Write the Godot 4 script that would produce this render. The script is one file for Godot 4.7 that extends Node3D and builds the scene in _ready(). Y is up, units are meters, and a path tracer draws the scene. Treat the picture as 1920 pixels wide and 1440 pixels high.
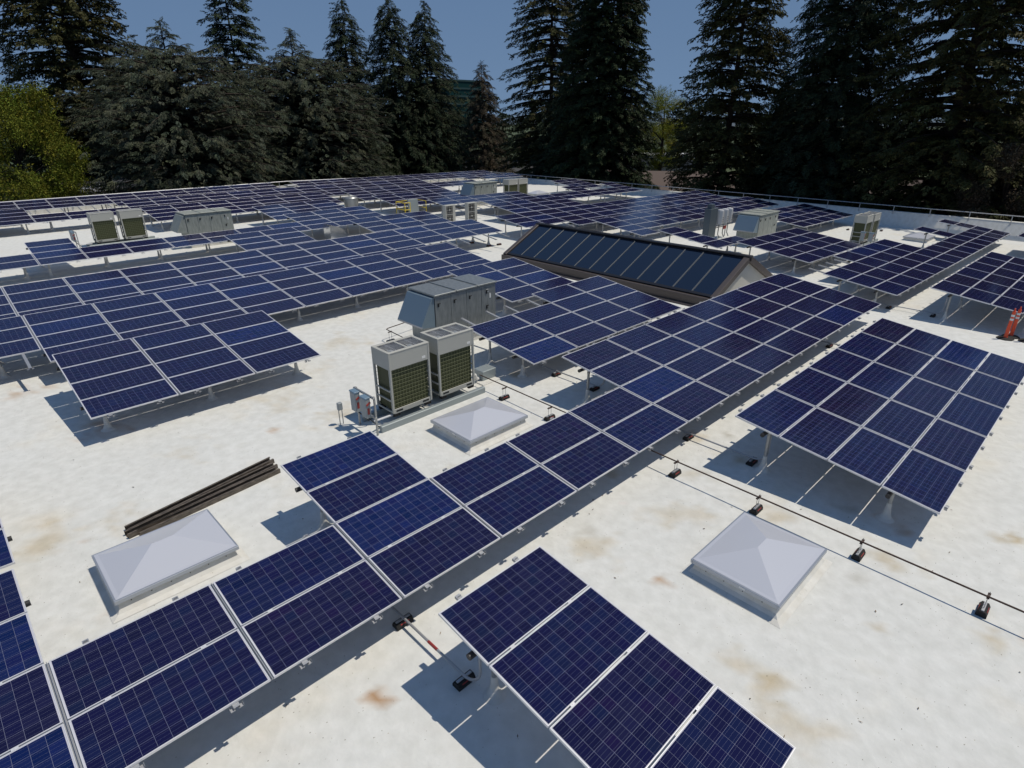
extends Node3D
# Flat white roof with tilted solar arrays, roof plant and a belt of tall trees.
# x runs along the panel rows, z down the panel slope, y up; the roof is y = 0 under the camera.

const TILT := 0.13047
const PA := 2.002
const PB := 1.01
const X0 := 1.56
const HI := 1.28
const GROUND := -5.0
var M := {}
var rng := RandomNumberGenerator.new()
var taken := {}
var stain_noise := FastNoiseLite.new()
var lump_noise := FastNoiseLite.new()

# ---------------------------------------------------------------- mesh collector
class MB:
	var v := PackedVector3Array()
	var n := PackedVector3Array()
	var c := PackedColorArray()
	var uv := PackedVector2Array()
	var col := Color(1, 1, 1)
	func tri(a, b, d, na, nb, nd):
		var out = (b - a).cross(d - a)
		if out.dot(na + nb + nd) > 0.0:
			v.append(a); v.append(d); v.append(b)
			n.append(na); n.append(nd); n.append(nb)
		else:
			v.append(a); v.append(b); v.append(d)
			n.append(na); n.append(nb); n.append(nd)
		for i in 3: c.append(col)
	func poly(p: Array, inside: Vector3):
		var nn = (p[1] - p[0]).cross(p[2] - p[0])
		if nn.length() < 1e-12 and p.size() > 3: nn = (p[2] - p[0]).cross(p[3] - p[0])
		nn = nn.normalized()
		var m = Vector3.ZERO
		for q in p: m += q
		m /= p.size()
		if nn.dot(m - inside) < 0.0: nn = -nn
		for i in range(1, p.size() - 1): tri(p[0], p[i], p[i + 1], nn, nn, nn)
	func sheet(a, b, d, e, nn):
		tri(a, b, d, nn, nn, nn); tri(a, d, e, nn, nn, nn)
	func box(ctr: Vector3, s: Vector3, bs := Basis.IDENTITY, bev := 0.0):
		var h = s * 0.5
		bev = min(bev, min(h.x, min(h.y, h.z)) * 0.9)
		if bev <= 0.0:
			for ax in 3:
				for sg in [-1.0, 1.0]:
					var p = []
					for k in [[-1, -1], [1, -1], [1, 1], [-1, 1]]:
						var q = Vector3.ZERO
						q[ax] = sg * h[ax]; q[(ax + 1) % 3] = k[0] * h[(ax + 1) % 3]; q[(ax + 2) % 3] = k[1] * h[(ax + 2) % 3]
						p.append(ctr + bs * q)
					poly(p, ctr)
			return
		var g = h - Vector3(bev, bev, bev)
		for ax in 3:
			var u = (ax + 1) % 3
			var w = (ax + 2) % 3
			for sg in [-1.0, 1.0]:
				var p = []
				for k in [[-1, -1], [1, -1], [1, 1], [-1, 1]]:
					var q = Vector3.ZERO
					q[ax] = sg * h[ax]; q[u] = k[0] * g[u]; q[w] = k[1] * g[w]
					p.append(ctr + bs * q)
				poly(p, ctr)
				for sg2 in [-1.0, 1.0]:
					var e = []
					for k in [[0, -1], [0, 1], [1, 1], [1, -1]]:
						var q = Vector3.ZERO
						if k[0] == 0: q[u] = sg * h[u]; q[w] = sg2 * g[w]
						else: q[u] = sg * g[u]; q[w] = sg2 * h[w]
						q[ax] = k[1] * g[ax]
						e.append(ctr + bs * q)
					poly(e, ctr)
		for sx in [-1, 1]:
			for sy in [-1, 1]:
				for sz in [-1, 1]:
					poly([ctr + bs * Vector3(sx * h.x, sy * g.y, sz * g.z), ctr + bs * Vector3(sx * g.x, sy * h.y, sz * g.z), ctr + bs * Vector3(sx * g.x, sy * g.y, sz * h.z)], ctr)
	func tube(path: Array, radii, sides := 10, caps := true):
		var rings = []
		var nrm = []
		var side = Vector3.ZERO
		for i in path.size():
			var d: Vector3
			if i == 0: d = path[1] - path[0]
			elif i == path.size() - 1: d = path[i] - path[i - 1]
			else: d = path[i + 1] - path[i - 1]
			d = d.normalized()
			if side == Vector3.ZERO:
				side = d.cross(Vector3.UP if abs(d.y) < 0.9 else Vector3.RIGHT).normalized()
			else:
				side = (side - d * side.dot(d)).normalized()
			var up = side.cross(d)
			var r = radii if (radii is float or radii is int) else radii[i]
			var ring = []; var nr = []
			for k in sides:
				var a = TAU * k / sides
				var o = side * cos(a) + up * sin(a)
				ring.append(path[i] + o * r); nr.append(o)
			rings.append(ring); nrm.append(nr)
		for i in path.size() - 1:
			for k in sides:
				var k2 = (k + 1) % sides
				tri(rings[i][k], rings[i][k2], rings[i + 1][k2], nrm[i][k], nrm[i][k2], nrm[i + 1][k2])
				tri(rings[i][k], rings[i + 1][k2], rings[i + 1][k], nrm[i][k], nrm[i + 1][k2], nrm[i + 1][k])
		if caps:
			poly(rings[0], path[1]); poly(rings[-1], path[-2])
	func lathe(o: Vector3, prof: Array, sides := 20, capped := true):
		var path = []
		for i in prof.size() - 1:
			var a = prof[i]; var b = prof[i + 1]
			var sl = Vector2(b.y - a.y, a.x - b.x).normalized()
			for k in sides:
				var a0 = TAU * k / sides; var a1 = TAU * (k + 1) / sides
				var d0 = Vector3(cos(a0), 0, sin(a0)); var d1 = Vector3(cos(a1), 0, sin(a1))
				var n0 = (d0 * sl.x + Vector3.UP * sl.y).normalized(); var n1 = (d1 * sl.x + Vector3.UP * sl.y).normalized()
				var A = o + d0 * a.x + Vector3.UP * a.y; var B = o + d1 * a.x + Vector3.UP * a.y
				var C = o + d1 * b.x + Vector3.UP * b.y; var D = o + d0 * b.x + Vector3.UP * b.y
				if a.x > 1e-5: tri(A, B, C, n0, n1, n1)
				if b.x > 1e-5: tri(A, C, D, n0, n1, n0)
		if capped:
			for e in [prof[0], prof[-1]]:
				if e.x > 1e-5:
					var ring = []
					for k in sides: ring.append(o + Vector3(cos(TAU * k / sides) * e.x, e.y, sin(TAU * k / sides) * e.x))
					var other = prof[1] if e == prof[0] else prof[-2]
					poly(ring, o + Vector3.UP * (other.y if other.y != e.y else e.y - 0.01))
	func prism(pts: Array, depth: Vector3):
		# pts: planar polygon in space (convex), swept by depth
		var m = Vector3.ZERO
		for q in pts: m += q
		m = m / pts.size() + depth * 0.5
		var far = []
		for q in pts: far.append(q + depth)
		poly(pts, m); poly(far, m)
		for i in pts.size():
			var j = (i + 1) % pts.size()
			poly([pts[i], pts[j], far[j], far[i]], m)
	func add_to(mesh: ArrayMesh, mat, colours := false):
		var a = []
		a.resize(Mesh.ARRAY_MAX)
		a[Mesh.ARRAY_VERTEX] = v; a[Mesh.ARRAY_NORMAL] = n
		if colours: a[Mesh.ARRAY_COLOR] = c
		if uv.size() == v.size(): a[Mesh.ARRAY_TEX_UV] = uv
		mesh.add_surface_from_arrays(Mesh.PRIMITIVE_TRIANGLES, a)
		mesh.surface_set_material(mesh.get_surface_count() - 1, mat)
		return mesh
	func mesh(mat, colours := false):
		return add_to(ArrayMesh.new(), mat, colours)

# ---------------------------------------------------------------- scene helpers
func numbered(called: String) -> String:
	if not taken.has(called):
		taken[called] = 0
		return called
	taken[called] += 1
	return "%s_%03d" % [called, taken[called]]

func tag(o, label, category, group = ""):
	o.set_meta("label", label); o.set_meta("category", category)
	if group != "": o.set_meta("group", group)
	return o

func thing(called, label, category, at := Vector3.ZERO, group := "", turn := 0.0):
	var o := Node3D.new()
	o.name = numbered(called)
	add_child(o)
	o.position = at; o.rotation.y = turn
	return tag(o, label, category, group)

func inst(mesh, called, parent):
	var o := MeshInstance3D.new()
	o.mesh = mesh; o.name = called
	parent.add_child(o, true)
	return o

func part(mb, called, mat, parent, colours := false):
	return inst(mb.mesh(M[mat] if mat is String else mat, colours), called, parent)

func structure(mb, called, mat, colours := false):
	var o = part(mb, numbered(called), mat, self, colours)
	o.set_meta("kind", "structure")
	return o

func lin(r, g, b) -> Color:
	return Color(r, g, b).linear_to_srgb()

func mat(name, colour: Color, rough := 0.6, metal := 0.0, spec := 0.5):
	var m := StandardMaterial3D.new()
	m.albedo_color = colour.linear_to_srgb(); m.roughness = rough; m.metallic = metal; m.metallic_specular = spec
	M[name] = m
	return m

func gz(z): return clamp(1.0 - (-10.0 - z) * 0.03, 0.45, 1.0)
func roof_y(x, z):
	return 0.0075 * max(0.0, -20.0 - z) - 0.028 * max(0.0, x - 23.5) * gz(z)
func on_roof(x, z): return Vector3(x, roof_y(x, z), z)

# grain textures -----------------------------------------------------------------
func noise_img(size, freq, octaves, seed_, type := FastNoiseLite.TYPE_SIMPLEX_SMOOTH) -> Image:
	var f := FastNoiseLite.new()
	f.noise_type = type; f.frequency = freq; f.fractal_octaves = octaves; f.seed = seed_
	return f.get_seamless_image(size, size)

func mottled(size, freq, octaves, seed_, lo: Color, hi: Color, specks := 0) -> ImageTexture:
	var g = noise_img(size, freq, octaves, seed_)
	var im := Image.create(size, size, true, Image.FORMAT_RGB8)
	for y in size:
		for x in size:
			im.set_pixel(x, y, lo.lerp(hi, g.get_pixel(x, y).r))
	var r := RandomNumberGenerator.new(); r.seed = seed_ + 5
	for i in specks:
		var k = r.randf_range(0.45, 0.85)
		im.fill_rect(Rect2i(r.randi() % size, r.randi() % size, 1 + r.randi() % 3, 1 + r.randi() % 2), Color(k, k * 0.97, k * 0.9))
	im.generate_mipmaps()
	return ImageTexture.create_from_image(im)

func bump_tex(size, freq, octaves, seed_, strength) -> ImageTexture:
	var g = noise_img(size, freq, octaves, seed_)
	g.convert(Image.FORMAT_RGB8)
	g.bump_map_to_normal_map(strength)
	g.generate_mipmaps()
	return ImageTexture.create_from_image(g)

func make_materials():
	# roof coating: tint comes from the vertices (stains), grain from the texture
	var r = mat("roof", Color(1, 1, 1), 0.82, 0.0, 0.3)
	r.vertex_color_use_as_albedo = true
	r.albedo_texture = mottled(1024, 0.016, 5, 11, Color(0.93, 0.93, 0.925), Color(1, 1, 1), 420)
	r.normal_enabled = true; r.normal_texture = bump_tex(1024, 0.05, 5, 3, 4.0); r.normal_scale = 0.16
	r = mat("coating", Color(0.735, 0.735, 0.71), 0.8, 0.0, 0.3)
	r.uv1_triplanar = true; r.uv1_world_triplanar = true; r.uv1_scale = Vector3(0.35, 0.35, 0.35)
	r.albedo_texture = mottled(512, 0.015, 5, 17, Color(0.90, 0.89, 0.87), Color(1, 1, 1), 120)
	mat("backsheet", Color(0.55, 0.55, 0.62), 0.12)
	mat("cell_gap", Color(0.21, 0.22, 0.31), 0.12)
	mat("busbar", Color(0.13, 0.14, 0.22), 0.14)
	var cell = mat("cell", Color(1, 1, 1), 0.10, 0.0, 0.38)
	cell.vertex_color_use_as_albedo = true
	mat("alu", Color(0.74, 0.74, 0.76), 0.42, 0.3)
	mat("alu_dull", Color(0.42, 0.43, 0.45), 0.5, 0.6)
	mat("galv", Color(0.36, 0.37, 0.37), 0.45, 0.7)
	var g = mat("galv_sheet", Color(0.36, 0.38, 0.38), 0.42, 0.6)
	g.uv1_triplanar = true; g.uv1_world_triplanar = true; g.uv1_scale = Vector3(0.8, 0.25, 0.8)
	g.albedo_texture = mottled(256, 0.03, 4, 23, Color(0.84, 0.85, 0.85), Color(1, 1, 1))
	g = mat("painted_sheet", Color(0.40, 0.42, 0.385), 0.5, 0.15)
	g.uv1_triplanar = true; g.uv1_world_triplanar = true; g.uv1_scale = Vector3(0.8, 0.25, 0.8)
	g.albedo_texture = mottled(256, 0.03, 4, 29, Color(0.82, 0.83, 0.82), Color(1, 1, 1))
	mat("hood_blue", Color(0.22, 0.29, 0.34), 0.4, 0.3)
	mat("cu_paint", Color(0.42, 0.42, 0.385), 0.5)
	mat("coil", Color(0.052, 0.060, 0.020), 0.6)
	mat("wire_beige", Color(0.17, 0.18, 0.10), 0.5)
	mat("black", Color(0.012, 0.012, 0.013), 0.7)
	mat("rubber", Color(0.016, 0.015, 0.015), 0.85)
	mat("dark_pipe", Color(0.035, 0.035, 0.037), 0.5, 0.3)
	mat("red_band", Color(0.30, 0.035, 0.03), 0.55)
	mat("orange", Color(0.72, 0.075, 0.02), 0.45)
	mat("white_band", Color(0.72, 0.72, 0.70), 0.35)
	var ru = mat("rust_pipe", Color(0.10, 0.058, 0.042), 0.75)
	ru.uv1_triplanar = true; ru.uv1_world_triplanar = true; ru.uv1_scale = Vector3(3, 3, 3)
	ru.albedo_texture = mottled(128, 0.05, 4, 41, Color(0.55, 0.5, 0.5), Color(1, 1, 1))
	var ch = mat("brown_channel", Color(0.19, 0.155, 0.12), 0.5)
	ch.uv1_triplanar = true; ch.uv1_world_triplanar = true; ch.uv1_scale = Vector3(0.6, 3, 3)
	ch.albedo_texture = mottled(256, 0.03, 4, 43, Color(0.5, 0.5, 0.5), Color(1, 1, 1))
	var dome = mat("acrylic", Color(0.50, 0.52, 0.585), 0.3)
	dome.clearcoat_enabled = true; dome.clearcoat = 0.4; dome.clearcoat_roughness = 0.15
	mat("dome_frame", Color(0.40, 0.43, 0.48), 0.35, 0.5)
	mat("bronze", Color(0.085, 0.070, 0.066), 0.45, 0.2)
	mat("bronze_dark", Color(0.018, 0.018, 0.022), 0.4, 0.2)
	mat("mullion", Color(0.12, 0.13, 0.135), 0.4, 0.3)
	mat("gable_paint", Color(0.50, 0.49, 0.45), 0.7)
	var gl = mat("skylight_glass", Color(0.009, 0.017, 0.038), 0.04, 0.0, 0.5)
	mat("white_paint", Color(0.72, 0.72, 0.70), 0.5)
	mat("grey_box", Color(0.27, 0.30, 0.315), 0.5)
	mat("blue_lid", Color(0.15, 0.23, 0.31), 0.45)
	mat("tank_white", Color(0.62, 0.62, 0.62), 0.35)
	mat("cabinet", Color(0.085, 0.11, 0.13), 0.45, 0.2)
	mat("yellow", Color(0.70, 0.52, 0.02), 0.45)
	mat("steel_bright", Color(0.62, 0.63, 0.64), 0.18, 0.9)
	mat("asphalt", Color(0.05, 0.05, 0.052), 0.9)
	mat("grass", Color(0.05, 0.07, 0.025), 0.9)
	mat("building", Color(0.40, 0.36, 0.30), 0.8)
	mat("roof_brown", Color(0.115, 0.085, 0.075), 0.85)
	mat("glass_green", Color(0.012, 0.045, 0.045), 0.3, 0.0, 0.2)
	mat("green_band", Color(0.028, 0.065, 0.065), 0.5)
	mat("glass_dark", Color(0.01, 0.02, 0.024), 0.08)
	mat("car_white", Color(0.72, 0.72, 0.72), 0.25)
	mat("car_silver", Color(0.35, 0.36, 0.38), 0.3, 0.5)
	mat("tyre", Color(0.02, 0.02, 0.02), 0.8)
	var b = mat("bark", Color(0.055, 0.036, 0.024), 0.9)
	b.uv1_triplanar = true; b.uv1_world_triplanar = true; b.uv1_scale = Vector3(1.4, 0.25, 1.4)
	b.albedo_texture = mottled(256, 0.03, 4, 53, Color(0.45, 0.45, 0.45), Color(1, 1, 1))
	for f in [["leaf_redwood", Color(0.062, 0.064, 0.024)], ["leaf_cedar", Color(0.084, 0.100, 0.068)], ["leaf_deodar", Color(0.038, 0.054, 0.030)], ["leaf_dark", Color(0.036, 0.054, 0.026)], ["leaf_brown", Color(0.085, 0.072, 0.05)], ["leaf_bright", Color(0.15, 0.17, 0.020)], ["leaf_gold", Color(0.24, 0.26, 0.03)], ["leaf_far", Color(0.04, 0.055, 0.03)]]:
		var l = mat(f[0], f[1], 0.65, 0.0, 0.25)
		l.vertex_color_use_as_albedo = true
		l.backlight_enabled = true; l.backlight = Color(0.12, 0.14, 0.05)
		l.cull_mode = BaseMaterial3D.CULL_DISABLED

# ---------------------------------------------------------------- ready
func _ready():
	rng.seed = 20240611
	# camera, sky, sun
	var yaw := 0.769272; var pitch := 0.419778; var roll := -0.003668
	var f := Vector3(sin(yaw) * cos(pitch), -sin(pitch), -cos(yaw) * cos(pitch))
	var r0 := Vector3(cos(yaw), 0, sin(yaw))
	var u0 := r0.cross(f)
	var cam := Camera3D.new()
	cam.name = "camera"
	cam.transform = Transform3D(Basis(r0 * cos(roll) + u0 * sin(roll), u0 * cos(roll) - r0 * sin(roll), -f), Vector3(0, 7.26, 0))
	cam.fov = 65.57; cam.near = 0.1; cam.far = 3000.0
	add_child(cam)
	cam.current = true
	var env := Environment.new()
	var sky := Sky.new()
	var sm := ProceduralSkyMaterial.new()
	sm.sky_top_color = Color(0.325, 0.435, 0.59); sm.sky_horizon_color = Color(0.425, 0.53, 0.655); sm.sky_curve = 0.16
	sm.ground_horizon_color = Color(0.40, 0.44, 0.48); sm.ground_bottom_color = Color(0.16, 0.16, 0.15)
	sm.sun_angle_max = 1.0
	sky.sky_material = sm
	env.background_mode = Environment.BG_SKY; env.sky = sky
	env.tonemap_mode = Environment.TONE_MAPPER_LINEAR
	env.tonemap_exposure = 1.0
	env.sdfgi_enabled = true; env.ssao_enabled = true; env.ssil_enabled = true
	var we := WorldEnvironment.new()
	we.name = "environment"; we.environment = env
	add_child(we)
	var sun := DirectionalLight3D.new()
	sun.name = "sun"
	add_child(sun)
	sun.look_at_from_position(Vector3.ZERO, Vector3(-0.368, -1.0, -0.28), Vector3.UP)
	sun.light_energy = 1.0; sun.light_color = Color(1.0, 0.965, 0.90); sun.light_angular_distance = 0.53
	sun.shadow_enabled = true
	make_materials()
	build_roof()
	build_ground()
	build_parapet()
	build_arrays()
	build_ridge_skylight()
	build_domes()
	build_plant()
	build_small_things()
	build_backdrop()
	build_trees()

# ---------------------------------------------------------------- roof and ground
func span(list):
	# list of [from, to, step] -> coordinates
	var o = []
	for s in list:
		var k = s[0]
		while k < s[1] - 0.001:
			o.append(k); k += s[2]
	o.append(list[-1][1])
	return o

var stains = []
func roof_tint(x, z) -> Color:
	var c = Color(0.715, 0.722, 0.702)
	var a = stain_noise.get_noise_2d(x * 1.0, z * 1.0)
	var b = stain_noise.get_noise_2d(x * 3.1 + 70.0, z * 3.1 - 20.0)
	var d = stain_noise.get_noise_2d(x * 0.35 - 40.0, z * 0.35 + 15.0)
	c = c * (1.0 + 0.03 * a + 0.025 * b + 0.03 * d)
	var warm = clamp(a * 1.5 + b * 0.9 - 0.45, 0.0, 1.0)
	c = c.lerp(Color(0.66, 0.59, 0.46), warm * 0.42)
	for s in stains:
		var dx = x - s[0]; var dz = z - s[1]
		var q = (dx * dx + dz * dz) / (s[2] * s[2])
		if q < 4.0:
			var k = clamp(0.85 - sqrt(q) + 1.3 * b + 0.5 * a + 0.6 * stain_noise.get_noise_2d(x * 8.0, z * 8.0), 0.0, 1.0) * s[3]
			c = c.lerp(s[4], k)
	c.a = 1.0
	return c

func build_roof():
	stain_noise.seed = 7; stain_noise.frequency = 0.32; stain_noise.fractal_octaves = 4
	lump_noise.seed = 9; lump_noise.frequency = 0.55; lump_noise.fractal_octaves = 3
	var tan_ = Color(0.50, 0.41, 0.26); var rust = Color(0.44, 0.26, 0.13); var dirt = Color(0.36, 0.33, 0.26); var pink = Color(0.62, 0.30, 0.27)
	for s in [[6.65, -2.26, 0.42, 0.75, tan_], [6.75, -1.9, 0.4, 0.8, tan_], [6.2, -1.25, 0.5, 0.5, tan_], [8.93, -1.0, 0.22, 0.8, tan_], [12.92, -0.1, 0.3, 0.8, tan_], [9.95, 0.35, 0.45, 0.6, tan_], [10.3, 0.75, 0.16, 0.9, rust], [2.64, -5.5, 0.16, 0.9, rust], [2.72, -5.3, 0.12, 1.0, rust], [1.19, -12.5, 0.55, 0.5, tan_], [-0.08, -12.49, 0.7, 0.55, tan_], [7.23, -5.22, 0.6, 0.5, tan_], [6.69, -13.5, 0.9, 0.5, tan_], [0.77, -21.2, 0.6, 0.7, rust], [8.73, -5.79, 0.09, 1.0, pink], [12.1, -1.5, 0.5, 0.7, rust], [7.87, -6.7, 0.5, 0.8, tan_], [7.83, -16.9, 0.9, 0.45, tan_], [9.58, -18.6, 1.2, 0.4, tan_], [22.4, -4.2, 0.7, 0.5, tan_], [7.1, -8.9, 0.6, 0.5, tan_], [5.2, -7.6, 0.5, 0.8, rust], [1.96, -17.0, 0.8, 0.6, rust], [9.2, -4.8, 0.9, 0.4, tan_], [10.6, -3.2, 0.4, 0.5, tan_], [10.7, -1.4, 0.5, 0.6, tan_], [3.0, -14.4, 1.0, 0.35, tan_], [6.0, -15.3, 1.2, 0.35, tan_], [21.0, -13.5, 1.4, 0.5, tan_], [20.5, -19.0, 1.2, 0.55, tan_], [19.0, -24.6, 1.3, 0.5, tan_], [4.4, -3.2, 0.35, 0.8, dirt], [13.6, -2.8, 0.6, 0.5, dirt], [24.0, -3.0, 0.8, 0.4, tan_]]:
		s[2] *= 0.85
		stains.append(s)
	var sr := RandomNumberGenerator.new(); sr.seed = 31
	for i in 34:
		stains.append([sr.randf_range(-1.0, 13.0), sr.randf_range(-14.5, 2.5), sr.randf_range(0.12, 0.3), sr.randf_range(0.35, 0.8), [tan_, rust, dirt][sr.randi() % 3]])
	var xs = span([[-46.0, -6.0, 2.0], [-6.0, -2.0, 0.25], [-2.0, 14.0, 0.125], [14.0, 30.0, 0.25], [30.0, 56.5, 0.75]])
	var zs = span([[-62.0, -27.0, 0.75], [-27.0, -15.0, 0.25], [-15.0, 3.0, 0.125], [3.0, 5.0, 0.25], [5.0, 31.0, 2.0]])
	var st := SurfaceTool.new()
	st.begin(Mesh.PRIMITIVE_TRIANGLES)
	st.set_smooth_group(0)
	var w = xs.size()
	for z in zs:
		for x in xs:
			st.set_color(roof_tint(x, z))
			st.set_uv(Vector2(x, z) / 5.3)
			st.add_vertex(Vector3(x, roof_y(x, z) + 0.006 * lump_noise.get_noise_2d(x, z), z))
	for j in zs.size() - 1:
		for i in w - 1:
			var a = j * w + i
			st.add_index(a); st.add_index(a + 1); st.add_index(a + w + 1)
			st.add_index(a); st.add_index(a + w + 1); st.add_index(a + w)
	st.generate_normals(); st.generate_tangents()
	st.set_material(M["roof"])
	var o = inst(st.commit(), numbered("roof"), self)
	o.set_meta("kind", "structure")
	# dry leaves and twigs blown about the roof
	var lt = MB.new()
	for i in 150:
		var px = sr.randf_range(-3.0, 16.0); var pz = sr.randf_range(-20.0, 4.0)
		var an = sr.randf() * TAU; var l = sr.randf_range(0.012, 0.04); var wd = sr.randf_range(0.005, 0.014)
		var e = Vector3(cos(an), 0, sin(an)) * l; var f = Vector3(-sin(an), 0, cos(an)) * wd
		var c0 = Vector3(px, roof_y(px, pz) + 0.012, pz)
		lt.col = Color(0.12, 0.09, 0.06) * sr.randf_range(0.5, 2.2)
		lt.sheet(c0 - e, c0 + f, c0 + e + Vector3(0, 0.006, 0), c0 - f, Vector3.UP)
	var lm = mat("litter", Color(1, 1, 1), 0.9)
	lm.vertex_color_use_as_albedo = true
	var lo = part(lt, numbered("leaf_litter"), "litter", self, true)
	lo.set_meta("kind", "stuff")
	tag(lo, "dry leaves and twigs scattered on the white roof", "leaf litter")
	# walls of the building below the roof
	var mb = MB.new()
	mb.box(Vector3(56.9, -3.2, -15.7), Vector3(0.3, 3.6, 93.4)); mb.box(Vector3(5.3, -2.9, -62.5), Vector3(102.6, 4.0, 0.3))
	mb.box(Vector3(-46.2, -2.55, -15.7), Vector3(0.3, 4.7, 93.0)); mb.box(Vector3(5.3, -2.55, 31.2), Vector3(102.6, 4.7, 0.3))
	var bw = part(mb, numbered("building_wall"), "building", self)
	bw.set_meta("kind", "structure")

func build_ground():
	var mb = MB.new()
	mb.sheet(Vector3(-900, GROUND, -900), Vector3(900, GROUND, -900), Vector3(900, GROUND, 900), Vector3(-900, GROUND, 900), Vector3.UP)
	structure(mb, "ground", "grass")
	mb = MB.new()
	mb.sheet(Vector3(-120, GROUND + 0.02, -190), Vector3(140, GROUND + 0.02, -190), Vector3(140, GROUND + 0.02, -98), Vector3(-120, GROUND + 0.02, -98), Vector3.UP)
	structure(mb, "car_park", "asphalt")
	mb = MB.new()
	mb.sheet(Vector3(88, GROUND + 0.03, -90), Vector3(140, GROUND + 0.03, -90), Vector3(140, GROUND + 0.03, 60), Vector3(88, GROUND + 0.03, 60), Vector3.UP)
	structure(mb, "road", "asphalt")

func far_top(x): return 1.0 - 0.67 * clamp((x - 28.0) / 28.5, 0.0, 1.0)

func build_parapet():
	var t = thing("parapet_wall", "white coated parapet wall with railing along the roof edge below the redwoods", "wall", Vector3(56.5, 0, 0))
	var mb = MB.new()
	mb.box(Vector3(0.2, -0.55, -15.7), Vector3(0.4, 1.7, 93.4), Basis.IDENTITY, 0.02)
	part(mb, "wall", "coating", t)
	mb = MB.new()
	mb.prism([Vector3(-1.05, -1.5, -61.9), Vector3(0.02, 0.27, -61.9), Vector3(0.02, -1.5, -61.9)], Vector3(0, 0, 92.6))  # wedge added against the upright wall, slope eased to catch more sun
	part(mb, "added_sun_slope", "coating", t)
	mb = MB.new()
	mb.tube([Vector3(-0.05, 0.72, -62.0), Vector3(-0.05, 0.72, 30.0)], 0.032, 8)
	part(mb, "handrail", "alu_dull", t)
	mb = MB.new()
	mb.tube([Vector3.ZERO, Vector3(0, 0.72, 0)], 0.028, 8)
	mb.box(Vector3(0.01, 0.12, 0), Vector3(0.09, 0.14, 0.12), Basis.IDENTITY, 0.01)
	var pm = mb.mesh(M["alu_dull"])
	var k = 0
	while -6.53 - 2.537 * k > -62.0 or k < 0:
		var p = inst(pm, "rail_post", t)
		p.position = Vector3(-0.05, 0.0, -6.53 - 2.537 * k)
		k += 1
	for i in range(1, 10):
		inst(pm, "rail_post", t).position = Vector3(-0.05, 0.0, -6.53 + 2.537 * i)
	# far wall follows the fall of the roof
	t = thing("parapet_wall", "white coated parapet wall with railing along the roof edge below the grey cedars", "wall", Vector3(0, 0, -62.0))
	mb = MB.new()
	var xs = [-46.0, 28.0, 56.9]
	for i in 2:
		var a = xs[i]; var b = xs[i + 1]
		mb.prism([Vector3(a, -1.4, -0.4), Vector3(b, -1.4, -0.4), Vector3(b, far_top(b), -0.4), Vector3(a, far_top(a), -0.4)], Vector3(0, 0, 0.4))
	part(mb, "wall", "coating", t)
	mb = MB.new()
	mb.tube([Vector3(-46, 1.43, 0.05), Vector3(28, 1.43, 0.05), Vector3(56.45, 0.72, 0.05)], 0.032, 8)
	part(mb, "handrail", "alu", t)
	mb = MB.new()
	mb.tube([Vector3(0, -0.5, 0), Vector3(0, 0.43, 0)], 0.028, 8)
	pm = mb.mesh(M["alu_dull"])
	for i in 38:
		var x = 55.2 - 2.54 * i
		inst(pm, "rail_post", t).position = Vector3(x, far_top(x) , 0.05)

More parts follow.
